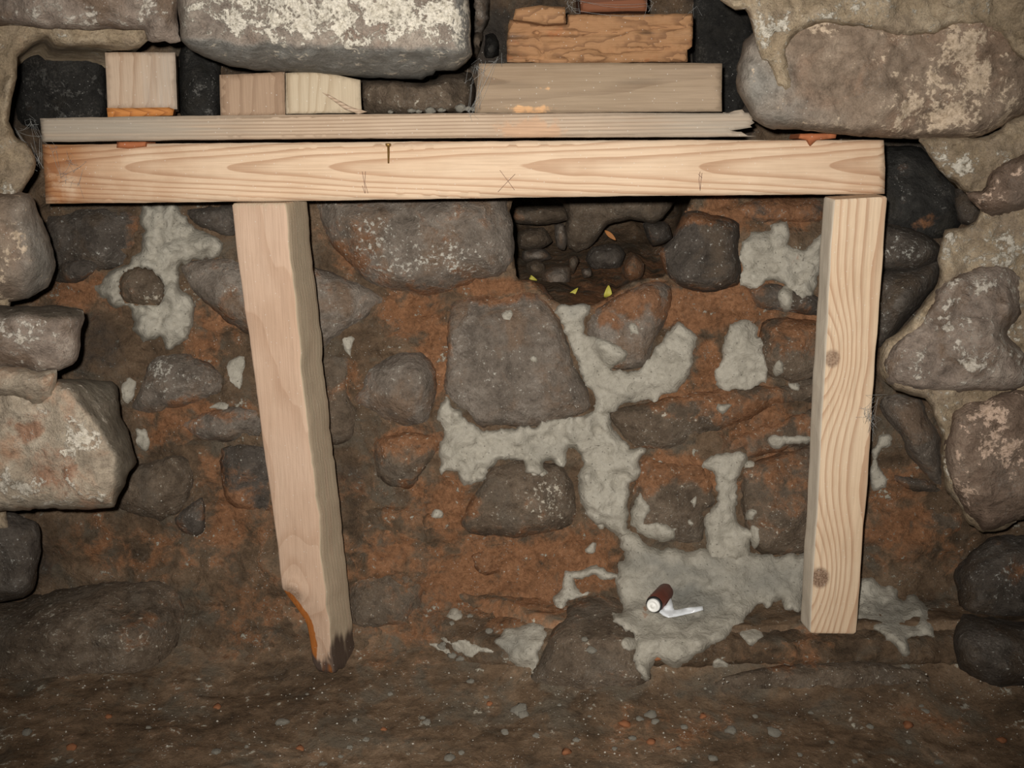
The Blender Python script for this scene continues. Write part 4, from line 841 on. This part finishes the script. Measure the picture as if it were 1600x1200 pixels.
# leaves and a splinter in the cavity
leafm = plain('yellow_green_leaf', (0.42, 0.37, 0.06), 0.55, 0.3, var=0.2)
def leaf(name, a, b, wd, Y, mat, label, cat, bend=0.01):
    A = P(*a, Y); B = P(*b, Y-0.01); d_ = B-A; L = np.linalg.norm(d_); d_ /= L
    s_ = np.cross(d_, [0, 1, 0]); s_ /= np.linalg.norm(s_); up_ = np.cross(s_, d_)
    if up_[1] > 0: up_ = -up_
    V = []; Fc = []; n = 8
    for k in range(n+1):
        t = k/n; ww = wd*math.sin(math.pi*min(0.97, t*0.94+0.03))**0.8
        for j in (-1, -0.5, 0, 0.5, 1):
            V.append(A+d_*L*t+s_*ww*j+up_*(bend*math.sin(math.pi*t)+0.3*ww*abs(j)))
    for k in range(n):
        for j in range(4): a0 = k*5+j; Fc.append((a0, a0+1, a0+6, a0+5))
    V2 = [p-up_*0.0008 for p in V]; nn = len(V)
    be = boundary_loops(Fc)
    o = mesh_obj(name, V+V2, Fc+[tuple(i+nn for i in t[::-1]) for t in Fc]+[(q, p, p+nn, q+nn) for p, q in be], mat)
    return tag(o, label, cat)
cavY = lambda px, py: float(np.interp(py, [300, 360, 410, 450, 480], [0.92, 0.80, 0.62, 0.42, 0.27]))-0.05
leaf('leaf', (948,466), (951,446), 0.007, 0.30, leafm, 'yellow-green leaf standing on the lip of the dark gap, right of the others', 'leaf')
leaf('leaf', (890,461), (903,450), 0.0045, 0.36, leafm, 'small yellow leaf curled on soil in the middle of the gap', 'leaf')
leaf('leaf', (829,432), (839,438), 0.004, 0.43, leafm, 'dull yellow leaf deep in the left corner of the gap', 'leaf')
leaf('wood_splinter', (945,360), (962,375), 0.0045, 0.58, plain('orange_splinter', (0.42, 0.17, 0.05), 0.7), 'orange wood splinter lying among rubble inside the dark gap', 'splinter', 0.002)

# crumbs on the ground and on the foot of the wall
def lump_mesh(nm, seed, mat, flatn=0.6):
    bm = bmesh.new(); bmesh.ops.create_icosphere(bm, subdivisions=2, radius=1.0)
    for vx in bm.verts:
        k = 1+0.5*float(fbm(np.array([vx.co.x*30+vx.co.z*11]), np.array([vx.co.y*30-vx.co.z*17]), 26, 3, 0.6, seed)[0])
        vx.co = Vector((vx.co.x*k, vx.co.y*k, vx.co.z*k*flatn))
    me = bpy.data.meshes.new(nm); bm.to_mesh(me); bm.free(); me.materials.append(mat)
    at = me.attributes.new('mask', 'FLOAT_COLOR', 'POINT'); at.data.foreach_set('color', np.tile([0, 0, 0, 1.0], len(me.vertices)))
    me.polygons.foreach_set('use_smooth', np.ones(len(me.polygons), bool)); return me
CM = [lump_mesh('mortar_crumb', i+1.3, M['mortar']) for i in range(4)]
claym = plain('clay_lump', (0.27, 0.11, 0.05), 0.9, 0.2, var=0.35, sc=120)
KM = [lump_mesh('clay_crumb', i+6.3, claym) for i in range(3)]
def crumb(px, py, r, meshes, name, label, group):
    where = 'below the dark left boulder' if px < 400 else 'below the leaning post' if px < 600 else 'between the leaning post and the capped tube' if px < 960 else 'below the capped tube' if px < 1150 else 'below the upright knotty post' if px < 1350 else 'below the dark stones at the right'
    if r >= 10: label = 'largest '+label
    label = label+' '+where; group = group+' '+where
    p = surf_pt(px, py)
    if py > 1062:
        q = P(px, py, float(floorY(px, py, 0.0)))
        for _ in range(4): q = P(px, py, float(floorY(px, py, float(floor_z(q[0], q[1])))))
        if q[1] < p[1]+0.01: p = q
    o = bpy.data.objects.new(name, random.choice(meshes)); COL.objects.link(o)
    rr = r*np.linalg.norm(p-CAM)/F
    o.scale = (rr, rr, rr*0.9); o.rotation_euler = (random.uniform(-.25, .25), random.uniform(-.25, .25), random.random()*6)
    o.location = Vector(p)+Vector((0, 0, rr*0.15))
    tag(o, label, 'crumb', group)
for (x, y, r) in [(42,1146,6),(389,1044,6),(370,1050,4),(338,1176,7),(385,1167,3),(442,1130,10),(555,1126,4),(572,1156,5),(532,1183,4),(505,1195,6),(547,1168,4),(660,1122,5),(667,1129,6),(789,1145,6),(702,1186,8),(721,1177,5),
    (735,1065,6),(707,1025,8),(720,1030,7),(690,1012,7),(694,1006,5),(765,987,6),(706,975,5),(735,963,5),(812,1110,12),(818,1118,8),(874,1102,3),(921,1120,3),(1069,1137,5),(1142,1142,8),(1114,1186,7),(1017,1118,9),(987,1154,6),(1000,1124,6),(1024,1128,6),
    (1359,1136,5),(1445,1112,7),(1440,1105,5),(1210,1146,10),(1267,1114,4),(1300,1097,4),(1415,1042,6),(1467,1192,6),(914,1000,5),(924,1017,8),(760,1090,4),(900,1157,5),(838,1150,5),(1335,1190,4),(232,1138,4),(110,1190,5),(650,1018,5),(665,1022,6),
    (1300,1160,4),(1420,1160,4),(1250,1180,4),(1180,1120,4),(1060,1170,4),(960,1170,4),(610,1085,4),(250,1108,3),(480,1085,3)]:
    crumb(x, y, r, CM, 'mortar_crumb', 'pale grey mortar crumb on the dirt', 'mortar crumbs')
for (x, y, r) in [(977,1132,9),(886,1176,8),(1420,1134,8),(1564,1157,6),(1017,1160,7),(1098,1120,6),(112,1168,7),(470,1170,6),(765,1100,5),(1030,1028,8),(1034,1072,6),(340,1105,6),(1200,1085,5),(600,1140,5),(170,1120,5),(1500,1085,5)]:
    crumb(x, y, r, KM, 'clay_crumb', 'rust-orange clay crumb on the dirt', 'clay crumbs')
for (x, y, r) in [(610,175,4),(643,173,6),(654,174,5),(672,172,8),(690,172,6),(720,168,9),(732,170,7),(742,172,5)]:
    o = bpy.data.objects.new('mortar_crumb', random.choice(CM)); COL.objects.link(o)
    p = P(x, y, 0.012); rr = r*0.0009; o.scale = (rr, rr, rr); o.location = p
    tag(o, 'pale crumb of old mortar on the board beneath the big limewashed stone', 'crumb', 'old mortar crumbs on the board')
# loose grit: thousands of grains nobody could count
NG = 1500
gxp = RNG.uniform(-20, 1620, NG); gyp = np.where(RNG.random(NG) < 0.55, RNG.uniform(1040, 1215, NG), RNG.uniform(330, 1040, NG))
V, Fc = [], []
tet = np.array([(1, 0, -.5), (-.5, .87, -.5), (-.5, -.87, -.5), (0, 0, .9)])
oct_ = np.array([(1,0,0),(-1,0,0),(0,1,0),(0,-1,0),(0,0,1),(0,0,-1)]); of = [(0,2,4),(2,1,4),(1,3,4),(3,0,4),(2,0,5),(1,2,5),(3,1,5),(0,3,5)]
hq = inside(HOLE, np.stack([gxp, gyp], -1))
dens = fbm(gxp, gyp, 120, 3, 0.6, 44)
for i in range(NG):
    if hq[i] or (gyp[i] < 1040 and (dens[i] < 0.12 or not 200 < gxp[i] < 1450)): continue
    p = surf_pt(gxp[i], gyp[i])
    if gyp[i] > 1050:
        q = P(gxp[i], gyp[i], float(floorY(gxp[i], gyp[i], 0.0)))
        for _ in range(3): q = P(gxp[i], gyp[i], float(floorY(gxp[i], gyp[i], float(floor_z(q[0], q[1])))))
        if q[1] < p[1]+0.01: p = q
    r_ = 0.0006+0.0014*RNG.random()**3
    b0 = len(V); V += list(p+oct_*r_*RNG.uniform(0.6, 1.2, (6, 1))); Fc += [tuple(k+b0 for k in t) for t in of]
grit = mesh_obj('grit', V, Fc, plain('pale_grit', (0.45, 0.42, 0.36), 0.7, 0.5, var=0.4, sc=300), None, smooth=False)
tag(grit, 'fine pale grit strewn over the dirt floor and rubble', 'grit', kind='stuff')

# cobwebs
web = plain('cobweb_silk', (0.42, 0.42, 0.40), 0.6, 0.3, var=0.1)
def cobweb(anch, Y, n, rad, label, tang=0):
    L = []
    for _ in range(n):
        a, b = random.sample(anch, 2)
        ya, yb = Y+random.uniform(-0.012, 0.006), Y+random.uniform(-0.012, 0.006)
        A = P(a[0]+random.uniform(-5, 5), a[1]+random.uniform(-5, 5), ya); B = P(b[0]+random.uniform(-5, 5), b[1]+random.uniform(-5, 5), yb)
        sag = random.uniform(0.0, 0.006)
        L.append([A*(1-t)+B*t-np.array([0, 0, sag*math.sin(math.pi*t)]) for t in np.linspace(0, 1, 6)])
    for _ in range(tang):
        c = random.choice(anch); L.append([P(c[0]+random.gauss(0, 8), c[1]+random.gauss(0, 8), Y-0.002+random.uniform(-0.004, 0.002)) for k in range(6)])
    o = tubes('cobweb', L, rad, web, None, 3)
    return tag(o, label, 'cobweb')
cobweb([(24,202),(45,225),(62,215),(64,260),(50,190),(58,250)], -0.012, 16, 0.00013, 'wispy cobweb strung between the left wall and the beam end', 4)
cobweb([(84,232),(108,250),(125,262),(100,275),(120,290)], -0.006, 8, 0.00012, 'thin cobweb strands clinging to the brown left end of the beam', 8)
cobweb([(735,130),(745,108),(750,150),(738,170),(757,95),(775,92),(740,175),(730,178)], -0.012, 18, 0.00012, 'dusty cobweb in the corner left of the wide grey block', 8)
cobweb([(1352,640),(1362,655),(1367,625),(1368,670),(1364,685),(1356,655)], -0.046, 18, 0.00013, 'small matted cobweb on the edge of the upright knotty post', 8)
cobweb([(895,18),(880,15),(905,20),(900,0),(890,5),(1015,10),(1022,20),(1085,15)], 0.0, 9, 0.00012, 'fine cobweb around the red-brown offcut at the top', 6)
